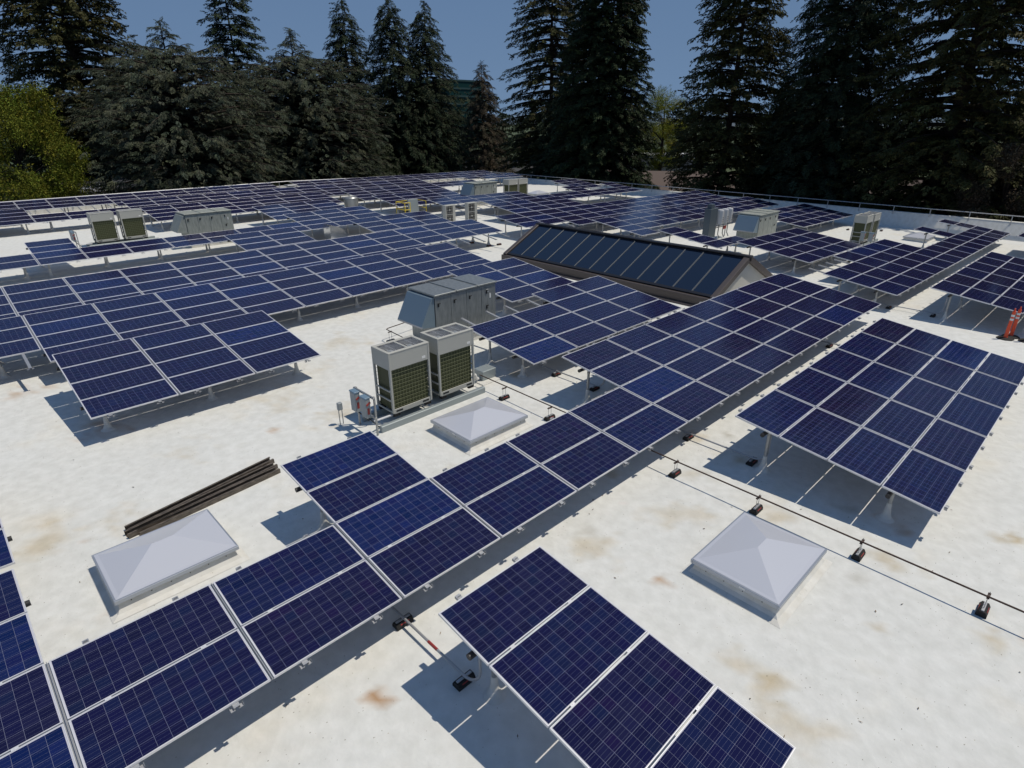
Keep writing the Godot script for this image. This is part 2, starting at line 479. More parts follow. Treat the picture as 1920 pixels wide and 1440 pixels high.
# ---------------------------------------------------------------- solar arrays
var panel_meshes = []
var frame_mesh
func make_panel_meshes():
	var tones = [Color(0.0105, 0.0108, 0.046), Color(0.0095, 0.0115, 0.052), Color(0.0112, 0.0110, 0.046), Color(0.0090, 0.0126, 0.058), Color(0.0122, 0.0112, 0.043), Color(0.0085, 0.0160, 0.080)]
	var L = 1.956; var W = 0.988
	var r := RandomNumberGenerator.new(); r.seed = 4
	for tone in tones:
		var am := ArrayMesh.new()
		var mb = MB.new()
		mb.sheet(Vector3(0.008, -0.0045, 0.008), Vector3(L - 0.008, -0.0045, 0.008), Vector3(L - 0.008, -0.0045, W - 0.008), Vector3(0.008, -0.0045, W - 0.008), Vector3.UP)
		mb.add_to(am, M["backsheet"])
		mb = MB.new()
		mb.sheet(Vector3(0.0245, -0.0042, 0.0195), Vector3(L - 0.0245, -0.0042, 0.0195), Vector3(L - 0.0245, -0.0042, W - 0.0195), Vector3(0.0245, -0.0042, W - 0.0195), Vector3.UP)
		mb.add_to(am, M["cell_gap"])
		mb = MB.new()
		for i in 12:
			for j in 6:
				var x = 0.0255 + i * 0.159; var z = 0.0205 + j * 0.159
				var k = r.randf_range(0.86, 1.16)
				mb.col = Color(tone.r * k * r.randf_range(0.93, 1.07), tone.g * k, tone.b * k * r.randf_range(0.95, 1.05))
				mb.sheet(Vector3(x, -0.0038, z), Vector3(x + 0.156, -0.0038, z), Vector3(x + 0.156, -0.0038, z + 0.156), Vector3(x, -0.0038, z + 0.156), Vector3.UP)
		mb.add_to(am, M["cell"], true)
		mb = MB.new()
		for j in 6:
			for b in [0.026, 0.078, 0.130]:
				var z = 0.0205 + j * 0.159 + b
				mb.sheet(Vector3(0.0255, -0.0032, z - 0.0007), Vector3(L - 0.0255, -0.0032, z - 0.0007), Vector3(L - 0.0255, -0.0032, z + 0.0007), Vector3(0.0255, -0.0032, z + 0.0007), Vector3.UP)
		mb.add_to(am, M["busbar"])
		panel_meshes.append(am)
	var fb = MB.new()
	var lip = 0.0115
	fb.box(Vector3(L * 0.5, -0.02, lip * 0.5), Vector3(L, 0.04, lip), Basis.IDENTITY, 0.0012)
	fb.box(Vector3(L * 0.5, -0.02, W - lip * 0.5), Vector3(L, 0.04, lip), Basis.IDENTITY, 0.0012)
	fb.box(Vector3(lip * 0.5, -0.02, W * 0.5), Vector3(lip, 0.0396, W - 2 * lip), Basis.IDENTITY, 0.0012)
	fb.box(Vector3(L - lip * 0.5, -0.02, W * 0.5), Vector3(lip, 0.0396, W - 2 * lip), Basis.IDENTITY, 0.0012)
	frame_mesh = fb.mesh(M["alu"])

var rail_cache = {}
func rail_mesh(s0, s1):
	var key = "%.2f_%.2f" % [s0, s1]
	if rail_cache.has(key): return rail_cache[key]
	var mb = MB.new()
	# strut channel under the frames, open below, with an end clamp at each end
	mb.box(Vector3(0, -0.0435, (s0 + s1) * 0.5), Vector3(0.075, 0.005, s1 - s0))
	mb.box(Vector3(0, -0.022, s0 + 0.05), Vector3(0.05, 0.036, 0.006))
	for sx in [-1, 1]:
		mb.box(Vector3(sx * 0.036, -0.066, (s0 + s1) * 0.5), Vector3(0.003, 0.04, s1 - s0))
		mb.box(Vector3(sx * 0.05, -0.086, s1 - 0.02), Vector3(0.058, 0.006, 0.05))
		mb.box(Vector3(sx * 0.079, -0.072, s1 - 0.02), Vector3(0.004, 0.03, 0.05))
	rail_cache[key] = mb.mesh(M["alu_dull"])
	return rail_cache[key]

func joint_mesh(n):
	# aluminium channel that closes the gap between two columns of modules
	var key = "joint%d" % n
	if rail_cache.has(key): return rail_cache[key]
	var mb = MB.new()
	var L = n * PB - 0.02
	mb.box(Vector3(0, -0.028, L * 0.5 + 0.01), Vector3(0.046, 0.004, L))
	mb.box(Vector3(0, -0.010, L * 0.5 + 0.01), Vector3(0.006, 0.034, L))
	rail_cache[key] = mb.mesh(M["alu_dull"])
	return rail_cache[key]

var post_cache = {}
func post_mesh(h):
	var key = snapped(h, 0.02)
	if post_cache.has(key): return post_cache[key]
	var mb = MB.new()
	mb.tube([Vector3(0, 0, 0), Vector3(0, -key, 0)], 0.037, 12)
	mb.box(Vector3(0, 0.012, 0), Vector3(0.11, 0.03, 0.14), Basis.IDENTITY, 0.006)
	mb.tube([Vector3(0, -0.12, 0), Vector3(0, -0.16, 0)], 0.044, 12)
	post_cache[key] = mb.mesh(M["galv"])
	return post_cache[key]
var flashing_mesh
var clamp_mesh

func table(label, k, cols: Dictionary, opt := {}):
	# cols: column number -> Vector2i(first module, last module)
	var dx = opt.get("dx", 0.0)
	var dz = opt.get("dz", 0.0)
	var z0 = -4.985 - 5.03 * k + dz
	var keys = cols.keys(); keys.sort()
	var xa = X0 + PA * keys[0] + dx
	var root = thing("solar_array", label, "solar array", Vector3(xa, roof_y(xa, z0 + 2.0), z0), "solar arrays on the white roof")
	var base = root.position
	var st = sin(TILT); var ct = cos(TILT)
	var zax = Vector3(0, -st, ct)
	var pts = func(x, s, up):
		var y = roof_y(x, z0 + 2.0) + HI
		return Vector3(x, y, z0) + zax * s + Vector3(0, ct, st) * up - base
	# modules and rails
	for m in keys:
		var xl = X0 + PA * m + dx
		var pl = pts.call(xl, 0.0, 0.0); var pr = pts.call(xl + PA, 0.0, 0.0)
		var xax = (pr - pl).normalized()
		var b = Basis(xax, zax.cross(xax).normalized(), zax)
		var j0 = cols[m].x; var j1 = cols[m].y
		for j in range(j0, j1 + 1):
			var tone = [0, 0, 0, 1, 1, 1, 2, 2, 3, 3, 4, 0, 1, 5][rng.randi() % 14]
			var p = inst(panel_meshes[tone], "solar_panel", root)
			var o = Vector3(0.023, rng.randf_range(-0.0015, 0.0015), 0.011)
			p.transform = Transform3D(b, pl + zax * (j * PB) + b * o)
			inst(frame_mesh, "frame", p)
			# mid clamps between this module and the next one down
			if j < j1 and k < 3:
				for fx in [0.43, 1.53]:
					inst(clamp_mesh, "panel_clamp", root).transform = Transform3D(b, pl + zax * ((j + 1) * PB) + b * Vector3(fx, 0.0, 0.0))
		var s0 = j0 * PB - 0.095; var s1 = (j1 + 1) * PB + 0.045
		if opt.get("full", []).has(m): s0 = -0.05; s1 = 4 * PB + 0.05
		if m in opt.get("half", []): s0 = j0 * PB - 0.75
		if keys.has(m + 1):
			var c0 = max(j0, cols[m + 1].x); var c1 = min(j1, cols[m + 1].y) + 1
			if c1 > c0:
				var jm = inst(joint_mesh(c1 - c0), "joint_channel", root)
				jm.transform = Transform3D(b, pl + zax * (c0 * PB) + b * Vector3(PA, 0, 0))
		for fx in [0.43, 1.53]:
			inst(rail_mesh(s0, s1), "mounting_rail", root).transform = Transform3D(b, pl + b * Vector3(fx, 0, 0))
	# purlins and posts, run by run
	var i = 0
	while i < keys.size():
		var e = i
		while e + 1 < keys.size() and keys[e + 1] == keys[e] + 1 and cols[keys[e + 1]] == cols[keys[i]]: e += 1
		var x_a = X0 + PA * keys[i] + dx; var x_b = X0 + PA * (keys[e] + 1) + dx
		var j0 = cols[keys[i]].x; var j1 = cols[keys[i]].y
		for s in [j0 * PB + 0.70, (j1 + 1) * PB - 0.83]:
			var mb = MB.new()
			var path = []
			var n = max(1, int((x_b - x_a) / 2.0))
			for q in n + 1:
				var x = lerp(x_a - 0.03, x_b + 0.03, float(q) / n)
				path.append(pts.call(x, s, -0.135))
			mb.tube(path, 0.045, 10)
			part(mb, "purlin", "dark_pipe", root)
			var x = x_a + 0.4 if j1 - j0 > 1 else x_a + 0.9
			while x < x_b - 0.15:
				var top = pts.call(x, s, -0.17)
				var h = top.y + base.y - roof_y(x, base.z + top.z)
				var post = inst(post_mesh(h + 0.02), "support_post", root)
				post.position = top
				var fl = inst(flashing_mesh, "flashing", post)
				fl.position = Vector3(0, -h, 0)
				x += 2.56
		i = e + 1
	return root

func cr(a, b, j0 := 0, j1 := 3) -> Dictionary:
	var d = {}
	for m in range(a, b + 1): d[m] = Vector2i(j0, j1)
	return d
func mix(list) -> Dictionary:
	var d = {}
	for q in list: d.merge(q, true)
	return d

func build_arrays():
	make_panel_meshes()
	var mb = MB.new()
	mb.lathe(Vector3.ZERO, [Vector2(0.20, -0.012), Vector2(0.15, 0.01), Vector2(0.105, 0.05), Vector2(0.072, 0.13), Vector2(0.052, 0.26), Vector2(0.046, 0.36), Vector2(0.038, 0.37)], 16)
	flashing_mesh = mb.mesh(M["coating"])
	mb = MB.new()
	mb.box(Vector3(0, 0.002, 0), Vector3(0.07, 0.005, 0.034), Basis.IDENTITY, 0.001)
	mb.tube([Vector3(0, 0.003, 0), Vector3(0, 0.011, 0)], 0.0065, 6)
	clamp_mesh = mb.mesh(M["alu"])
	table("single column of four solar panels beside the conduit with red tape", 0, cr(0, 0), {"dx": 1.86})
	table("five column solar array between the rusty pipe and orange delineator posts", 0, cr(5, 9), {"dx": 0.05})
	table("six column solar array right behind the orange delineator posts", 0, cr(13, 18))
	table("two column solar array at the railed wall beyond the delineator posts", 0, cr(23, 24))
	table("long stepped solar array running past all three white dome skylights", 1, mix([cr(-3, -2), cr(-1, 0, 2, 3), cr(1, 1), cr(2, 4, 2, 3), cr(5, 11)]))
	table("stepped solar array with two raised single columns near the railed wall", 1, mix([cr(13, 14, 1, 3), cr(15, 18), cr(19, 21, 2, 3), cr(22, 22), cr(23, 24, 2, 3), cr(25, 25)]), {"half": [13, 14]})
	table("two column solar array beside the dome skylight with brown channels", 2, cr(-3, -2))
	table("four column solar array between the condenser pair and the glazed ridge skylight", 2, mix([cr(5, 6, 1, 3), cr(7, 8)]), {"half": [5, 6]})
	table("square four by four solar array before the air handler with pale hood", 2, cr(15, 18))
	table("three column solar array standing alone on open roof", 3, cr(0, 2))
	table("two column solar array behind the galvanized air handler", 3, cr(7, 8))
	table("single column solar array with a stub panel beside the three white cylinders", 3, mix([cr(15, 15), cr(16, 16, 3, 3)]))
	table("five column solar array between the cylinder cabinet and the railed wall", 3, cr(21, 25))
	table("long solar array directly behind the open three column array", 4, mix([cr(-2, -1, 0, 2), cr(0, 8)]), {"full": [-1]})
	table("long solar array behind the glazed ridge skylight", 4, mix([cr(15, 15), cr(16, 25, 0, 2)]))
	table("long solar array ending beside the two small fan condensers", 5, mix([cr(-2, 8), cr(9, 11, 0, 2)]), {"full": [9, 10, 11]})
	table("long solar array from the small fan condensers to the railed wall", 5, mix([cr(13, 14, 0, 2), cr(15, 25)]), {"full": [13, 14]})
	table("two column solar array beside the curved metal vent hood", 6, cr(5, 6), {"dx": 0.25})
	table("three column solar array between the curved vent hood and yellow guard rail", 6, cr(9, 11))
	table("four column solar array just behind the small fan condensers", 6, cr(15, 18))
	table("stepped solar array before the condenser pair and pale air handler", 7, mix([cr(-1, 0, 2, 3), cr(1, 1), cr(2, 7, 2, 3), cr(8, 10)]))
	table("stepped solar array before the far condenser pair and far air handler", 7, mix([cr(14, 15, 0, 1), cr(16, 18), cr(19, 21, 2, 3), cr(22, 22), cr(23, 24, 2, 3), cr(25, 25)]), {"full": [14, 15]})
	table("three column solar array beside the round roof vent", 8, cr(8, 10))
	table("four column solar array behind the yellow guard rail", 8, cr(13, 16))
	table("two column solar array at the railed wall beyond the far condenser pair", 8, cr(24, 25))
	table("seven column solar array behind the pale air handler", 9, cr(5, 11))
	table("five column solar array behind the round roof vent", 9, cr(13, 17))
	table("second solar array from the cedar side parapet, with an open notch", 10, mix([cr(-1, 1), cr(2, 4, 2, 3), cr(5, 18), cr(19, 21, 2, 3)]))
	table("short solar array in the corner of the two parapet walls", 10, cr(23, 25, 0, 1))
	table("last solar array along the cedar side parapet, left of the flue box", 11, mix([cr(-1, 1), cr(2, 4, 0, 2), cr(5, 11)]), {"full": [2, 3, 4]})
	table("last solar array along the cedar side parapet, from flue box to corner", 11, mix([cr(13, 19), cr(20, 22, 0, 2), cr(23, 25)]), {"full": [20, 21, 22]})

# ---------------------------------------------------------------- glazed ridge skylight
func build_ridge_skylight():
	var x0 = 22.55; var xr = 25.2; var x1 = 27.85; var za = -23.75; var zb = -11.35; var ye = 0.45; var yr = 1.75
	var t = thing("ridge_skylight", "long ridge skylight with dark glass panes and bronze frame", "skylight", Vector3(xr, 0, (za + zb) * 0.5))
	var o = t.position
	var mb = MB.new()
	# curb
	mb.box(Vector3(x0 - 0.05, 0.2, (za + zb) * 0.5) - o, Vector3(0.3, 0.46, zb - za + 0.3), Basis.IDENTITY, 0.02)
	mb.box(Vector3(x1 + 0.05, 0.2, (za + zb) * 0.5) - o, Vector3(0.3, 0.46, zb - za + 0.3), Basis.IDENTITY, 0.02)
	part(mb, "curb", "bronze", t)
	mb = MB.new()
	mb.box(Vector3(x0 - 0.12, 0.03, (za + zb) * 0.5) - o, Vector3(0.5, 0.1, zb - za + 0.5), Basis.IDENTITY, 0.03)
	part(mb, "flashing", "bronze", t)
	# white gable ends
	for z in [za + 0.06, zb - 0.06]:
		mb = MB.new()
		mb.prism([Vector3(x0 + 0.1, -0.1, z) - o, Vector3(x1 - 0.1, -0.1, z) - o, Vector3(x1 - 0.1, ye, z) - o, Vector3(xr, yr - 0.05, z) - o, Vector3(x0 + 0.1, ye, z) - o], Vector3(0, 0, 0.06 if z < -15.0 else -0.06))
		part(mb, "gable_end", "gable_paint", t)
	var n = 13
	var sl = Vector3(xr - x0, yr - ye, 0); var len_ = sl.length()
	for side in [-1, 1]:
		var foot = Vector3(x0 if side < 0 else x1, ye, 0)
		var up = (Vector3(xr, yr, 0) - foot).normalized()
		var nor = Vector3(-up.y, up.x, 0) if side < 0 else Vector3(up.y, -up.x, 0)
		var bs = Basis(up, nor, up.cross(nor))
		# eave and ridge members
		mb = MB.new()
		mb.box(foot + up * 0.07 + Vector3(0, 0, (za + zb) * 0.5) - o, Vector3(0.15, 0.09, zb - za + 0.02), bs, 0.008)
		mb.box(foot + up * (len_ - 0.09) + Vector3(0, 0, (za + zb) * 0.5) - o, Vector3(0.17, 0.09, zb - za + 0.02), bs, 0.008)
		part(mb, "glazing_frame", "bronze_dark", t)
		# rakes
		for z in [za, zb]:
			mb = MB.new()
			mb.box(foot + up * (len_ * 0.5) + Vector3(0, -0.05, z) - o, Vector3(len_ + 0.1, 0.26, 0.24), bs, 0.015)
			part(mb, "rake_trim", "bronze", t)
		var pw = (zb - za - 0.3) / n
		for i in n:
			mb = MB.new()
			var zc = za + 0.15 + pw * (i + 0.5)
			mb.box(foot + up * (len_ * 0.5) + nor * 0.012 + Vector3(0, 0, zc) - o, Vector3(len_ - 0.3, 0.012, pw - 0.03), bs)
			part(mb, "glass_pane", "skylight_glass", t)
			if i > 0:
				mb = MB.new()
				mb.box(foot + up * (len_ * 0.5) + nor * 0.02 + Vector3(0, 0, za + 0.15 + pw * i) - o, Vector3(len_ - 0.28, 0.05, 0.05), bs, 0.006)
				part(mb, "mullion", "mullion", t)
	mb = MB.new()
	mb.box(Vector3(xr, yr + 0.035, (za + zb) * 0.5) - o, Vector3(0.34, 0.07, zb - za + 0.3), Basis.IDENTITY, 0.02)
	part(mb, "ridge_cap", "bronze_dark", t)

# ---------------------------------------------------------------- dome skylights
func build_domes():
	var w = 1.95; var d = 1.55
	var proto = null
	for s in [[1.46, -10.32, "white pyramid dome skylight beside the stack of brown channels"], [8.86, -2.95, "white pyramid dome skylight beside the rusty pipe on open roof"], [8.80, -10.28, "white pyramid dome skylight in front of the condenser pair"], [50.3, -10.6, "white pyramid dome skylight near the railed wall and lone condenser pair"], [46.6, -44.2, "white pyramid dome skylight beside the far condenser pair"]]:
		var t
		if proto == null:
			t = thing("dome_skylight", s[2], "skylight", on_roof(s[0], s[1]), "dome skylights")
			proto = t
			var mb = MB.new()
			# curb with coved coating at its foot
			mb.box(Vector3(0, 0.12, 0), Vector3(w - 0.12, 0.28, d - 0.12), Basis.IDENTITY, 0.01)
			for q in [[0, 1], [0, -1], [1, 0], [-1, 0]]:
				var hw = (w - 0.12) * 0.5; var hd = (d - 0.12) * 0.5
				var prof = [[0.0, 0.20], [0.022, 0.10], [0.07, 0.04], [0.17, 0.006], [0.17, -0.02], [0.0, -0.02]]
				for i in 3:
					var a = prof[i]; var b = prof[i + 1]
					if q[0] == 0:
						mb.poly([Vector3(-hw - a[0], a[1], q[1] * (hd + a[0])), Vector3(hw + a[0], a[1], q[1] * (hd + a[0])), Vector3(hw + b[0], b[1], q[1] * (hd + b[0])), Vector3(-hw - b[0], b[1], q[1] * (hd + b[0]))], Vector3(0, -3, 0))
					else:
						mb.poly([Vector3(q[0] * (hw + a[0]), a[1], -hd - a[0]), Vector3(q[0] * (hw + a[0]), a[1], hd + a[0]), Vector3(q[0] * (hw + b[0]), b[1], hd + b[0]), Vector3(q[0] * (hw + b[0]), b[1], -hd - b[0])], Vector3(0, -3, 0))
			part(mb, "curb", "coating", t)
			mb = MB.new()
			mb.box(Vector3(0, 0.262, d * 0.5 - 0.02), Vector3(w, 0.075, 0.04), Basis.IDENTITY, 0.005)
			mb.box(Vector3(0, 0.262, -d * 0.5 + 0.02), Vector3(w, 0.075, 0.04), Basis.IDENTITY, 0.005)
			mb.box(Vector3(w * 0.5 - 0.02, 0.262, 0), Vector3(0.04, 0.0746, d - 0.08), Basis.IDENTITY, 0.005)
			mb.box(Vector3(-w * 0.5 + 0.02, 0.262, 0), Vector3(0.04, 0.0746, d - 0.08), Basis.IDENTITY, 0.005)
			part(mb, "frame", "dome_frame", t)
			mb = MB.new()
			var hx = w * 0.5 - 0.03; var hz_ = d * 0.5 - 0.03; var fl = 0.06
			var y0 = 0.302; var y1 = 0.312; var ya = 0.545; var rx = 0.17
			var o4 = [Vector3(-hx, y0, -hz_), Vector3(hx, y0, -hz_), Vector3(hx, y0, hz_), Vector3(-hx, y0, hz_)]
			var i4 = [Vector3(-hx + fl, y1, -hz_ + fl), Vector3(hx - fl, y1, -hz_ + fl), Vector3(hx - fl, y1, hz_ - fl), Vector3(-hx + fl, y1, hz_ - fl)]
			var ins = Vector3(0, -2, 0)
			for i in 4:
				mb.poly([o4[i], o4[(i + 1) % 4], i4[(i + 1) % 4], i4[i]], ins)
			var ra = Vector3(-rx, ya, 0); var rb = Vector3(rx, ya, 0)
			mb.poly([i4[0], i4[1], rb, ra], ins); mb.poly([i4[2], i4[3], ra, rb], ins)
			mb.poly([i4[1], i4[2], rb], ins); mb.poly([i4[3], i4[0], ra], ins)
			part(mb, "dome", "acrylic", t)
			mb = MB.new()
			for i in 6:
				for sz in [-1, 1]: mb.tube([Vector3(-0.75 + 0.3 * i, 0.17, sz * (d * 0.5 - 0.06)), Vector3(-0.75 + 0.3 * i, 0.17, sz * (d * 0.5 - 0.048))], 0.009, 6)
			for i in 4:
				for sx in [-1, 1]: mb.tube([Vector3(sx * (w * 0.5 - 0.06), 0.17, -0.5 + 0.33 * i), Vector3(sx * (w * 0.5 - 0.048), 0.17, -0.5 + 0.33 * i)], 0.009, 6)
			part(mb, "screws", "black", t)
			mb = MB.new()
			for sx in [-1, 1]: mb.box(Vector3(sx * (w * 0.5 + 0.001), 0.265, 0.16), Vector3(0.003, 0.04, 0.1))
			part(mb, "sticker", "white_band", t)
		else:
			t = proto.duplicate()
			t.name = numbered("dome_skylight")
			add_child(t)
			t.position = on_roof(s[0], s[1])
			t.set_meta("label", s[2])

# ---------------------------------------------------------------- roof plant
func condenser(at: Vector3, label):
	# base plate on the roof rails; x = width, z = depth, front face towards +z
	var t = thing("condenser_unit", label, "condenser", at, "tall olive condenser units")
	var w = 1.26; var d = 0.78; var h = 1.66; var y0 = 0.28
	var mb = MB.new()
	for sx in [-1, 1]:
		for sz in [-1, 1]:
			mb = MB.new()
			mb.box(Vector3(sx * (w * 0.5 - 0.03), y0 + h * 0.5, sz * (d * 0.5 - 0.03)), Vector3(0.06, h, 0.06), Basis.IDENTITY, 0.008)
			part(mb, "corner_post", "cu_paint", t)
			mb = MB.new()
			mb.box(Vector3(sx * (w * 0.5 - 0.13), y0 - 0.05, sz * (d * 0.5 - 0.06)), Vector3(0.2, 0.1, 0.09), Basis.IDENTITY, 0.01)
			part(mb, "foot", "rubber", t)
	# upper sheet panels
	mb = MB.new()
	for sz in [-1, 1]: mb.box(Vector3(0, y0 + h - 0.235, sz * (d * 0.5 - 0.02)), Vector3(w - 0.11, 0.45, 0.02), Basis.IDENTITY, 0.004)
	for sx in [-1, 1]: mb.box(Vector3(sx * (w * 0.5 - 0.02), y0 + h - 0.235, 0), Vector3(0.02, 0.45, d - 0.11), Basis.IDENTITY, 0.004)
	part(mb, "upper_panel", "cu_paint", t)
	mb = MB.new()
	mb.box(Vector3(0.44, y0 + h - 0.36, d * 0.5 - 0.009), Vector3(0.11, 0.07, 0.003))
	part(mb, "data_plate", "white_band", t)
	# coils
	mb = MB.new()
	mb.box(Vector3(0, y0 + 0.63, 0), Vector3(w - 0.16, 1.14, d - 0.14))
	part(mb, "coil", "coil", t)
	# bottom panel with slots
	mb = MB.new()
	for sz in [-1, 1]: mb.box(Vector3(0, y0 + 0.045, sz * (d * 0.5 - 0.025)), Vector3(w - 0.1, 0.13, 0.025), Basis.IDENTITY, 0.004)
	part(mb, "base_panel", "cu_paint", t)
	mb = MB.new()
	for sx in [-1, 1]: mb.box(Vector3(sx * 0.42, y0 + 0.05, d * 0.5 - 0.012), Vector3(0.2, 0.045, 0.008))
	part(mb, "lifting_slot", "black", t)
	# wire grille front and back
	for sz in [-1, 1]:
		mb = MB.new()
		for i in 12: mb.box(Vector3(-w * 0.5 + 0.10 + i * (w - 0.2) / 11.0, y0 + 0.65, sz * (d * 0.5 - 0.05)), Vector3(0.006, 1.08, 0.006))
		for i in 11: mb.box(Vector3(0, y0 + 0.14 + i * 0.103, sz * (d * 0.5 - 0.044)), Vector3(w - 0.14, 0.008, 0.006))
		part(mb, "wire_grille", "wire_beige", t)
	for sx in [-1, 1]:
		for y in [0.34, 0.6]:
			mb = MB.new()
			mb.box(Vector3(sx * (w * 0.5 - 0.02), y0 + y, 0), Vector3(0.03, 0.045, d - 0.12), Basis.IDENTITY, 0.006)
			part(mb, "side_bar", "cu_paint", t)
		mb = MB.new()
		mb.box(Vector3(sx * (w * 0.5 - 0.03), y0 + 0.02, 0), Vector3(0.03, 0.05, d - 0.12), Basis.IDENTITY, 0.006)
		part(mb, "side_bar", "cu_paint", t)
	# top with two fan wells
	mb = MB.new()
	var yt = y0 + h
	for sz in [-1, 1]: mb.box(Vector3(0, yt - 0.008, sz * (d * 0.5 - 0.045)), Vector3(w, 0.04, 0.09), Basis.IDENTITY, 0.01)
	for x in [-w * 0.5 + 0.045, 0.0, w * 0.5 - 0.045]: mb.box(Vector3(x, yt - 0.0085, 0), Vector3(0.09 if x != 0.0 else 0.06, 0.038, d - 0.18), Basis.IDENTITY, 0.006)
	part(mb, "top_frame", "cu_paint", t)
	for sx in [-1, 1]:
		mb = MB.new()
		var c = Vector3(sx * 0.3, yt - 0.16, 0)
		mb.lathe(c, [Vector2(0.285, 0.13), Vector2(0.265, 0.0), Vector2(0.265, -0.1)], 24, false)
		var fan = part(mb, "fan", "galv", t)
		mb = MB.new()
		mb.lathe(c, [Vector2(0.085, -0.04), Vector2(0.085, 0.05), Vector2(0.05, 0.07), Vector2(0.0, 0.07)], 14)
		for k in 4:
			var a = TAU * k / 4.0 + 0.4
			var dirv = Vector3(cos(a), 0, sin(a)); var tn = Vector3(-sin(a), 0, cos(a))
			mb.poly([c + dirv * 0.08 - tn * 0.05 + Vector3(0, 0.03, 0), c + dirv * 0.25 - tn * 0.11 + Vector3(0, 0.03, 0), c + dirv * 0.25 + tn * 0.09 - Vector3(0, 0.03, 0), c + dirv * 0.08 + tn * 0.05 - Vector3(0, 0.02, 0)], c - Vector3(0, 2, 0))
		part(mb, "blades", "grey_box", fan)
		mb = MB.new()
		mb.box(c + Vector3(0, -0.13, 0), Vector3(0.56, 0.01, 0.58))
		part(mb, "well_floor", "black", fan)
		mb = MB.new()
		for k in 9: mb.box(Vector3(sx * 0.3, yt - 0.006, -0.27 + k * 0.0675), Vector3(0.54, 0.006, 0.006))
		mb.box(Vector3(sx * 0.3, yt - 0.010, 0), Vector3(0.006, 0.004, 0.58))
		part(mb, "guard", "alu", fan)
	return t

func roof_rails(x0, x1, z0, z1, label):
	var t = thing("equipment_rail", label, "rail", on_roof((x0 + x1) * 0.5, (z0 + z1) * 0.5))
	for z in [z0, z1]:
		var mb = MB.new()
		mb.box(Vector3(0, 0.085, z - (z0 + z1) * 0.5), Vector3(x1 - x0, 0.19, 0.12), Basis.IDENTITY, 0.015)
		part(mb, "rail", "hood_grey", t)

func air_handler(at: Vector3, label, body, hood):
	# at: centre of the footprint on the roof; long side along x, intake hood on the -x end
	var t = thing("air_handler", label, "air handler", at, "rooftop air handlers")
	var L = 2.7; var D = 1.4; var y0 = 0.28; var h = 1.66
	var mb = MB.new()
	mb.box(Vector3(0, 0.13, 0), Vector3(L - 0.1, 0.32, D - 0.1), Basis.IDENTITY, 0.01)
	part(mb, "curb", "coating", t)
	mb = MB.new()
	mb.box(Vector3(0, y0 + h * 0.5, 0), Vector3(L - 0.02, h, D - 0.02))
	part(mb, "casing", body, t)
	for sz in [-1, 1]:
		for i in 4:
			mb = MB.new()
			var pw = L / 4.0
			mb.box(Vector3(-L * 0.5 + pw * (i + 0.5), y0 + h * 0.5, sz * (D * 0.5 - 0.005)), Vector3(pw - 0.016, h - 0.06, 0.022), Basis.IDENTITY, 0.006)
			var dr = part(mb, "access_panel", body, t)
			for y in ([y0 + h - 0.3, y0 + 0.25] if i < 3 else [y0 + h - 0.25, y0 + h - 0.8, y0 + 0.25]):
				mb = MB.new()
				var hx = -L * 0.5 + pw * (i + (0.2 if i < 3 else 0.35))
				mb.box(Vector3(hx, y, sz * (D * 0.5 + 0.02)), Vector3(0.05, 0.13, 0.035), Basis.IDENTITY, 0.01)
				mb.box(Vector3(hx + 0.03, y + 0.05, sz * (D * 0.5 + 0.03)), Vector3(0.1, 0.03, 0.025), Basis.IDENTITY, 0.008)
				part(mb, "handle", "black", dr)
	for i in 3:
		mb = MB.new()
		var pw = (L + 0.08) / 3.0
		mb.box(Vector3(-(L + 0.08) * 0.5 + pw * (i + 0.5), y0 + h + 0.03, 0), Vector3(pw - 0.012, 0.06, D + 0.1), Basis.IDENTITY, 0.01)
		part(mb, "roof_panel", body, t)
		if i > 0:
			mb = MB.new()
			mb.box(Vector3(-(L + 0.08) * 0.5 + pw * i, y0 + h + 0.075, 0), Vector3(0.05, 0.035, D + 0.08), Basis.IDENTITY, 0.008)
			part(mb, "seam_cap", body, t)
	# intake hood
	mb = MB.new()
	var hd = D * 0.5 - 0.02
	var xe = -L * 0.5 - 0.012
	mb.prism([Vector3(xe, y0 + h - 0.03, -hd), Vector3(xe - 0.1, y0 + h - 0.05, -hd), Vector3(xe - 0.56, y0 + 0.75, -hd), Vector3(xe - 0.56, y0 + 0.70, -hd), Vector3(xe, y0 + 0.62, -hd)], Vector3(0, 0, hd * 2))
	part(mb, "intake_hood", hood, t)
	mb = MB.new()
	mb.box(Vector3(xe - 0.55, y0 + 0.715, 0), Vector3(0.03, 0.06, hd * 2 + 0.02), Basis.IDENTITY, 0.005)
	part(mb, "drip_edge", "alu_dull", t)
	mb = MB.new()
	mb.box(Vector3(0.95, y0 + h - 0.22, D * 0.5 + 0.012), Vector3(0.1, 0.1, 0.01))
	mb.box(Vector3(1.08, y0 + h - 0.42, D * 0.5 + 0.012), Vector3(0.07, 0.16, 0.01))
	part(mb, "data_plate", "white_band", t)
	return t

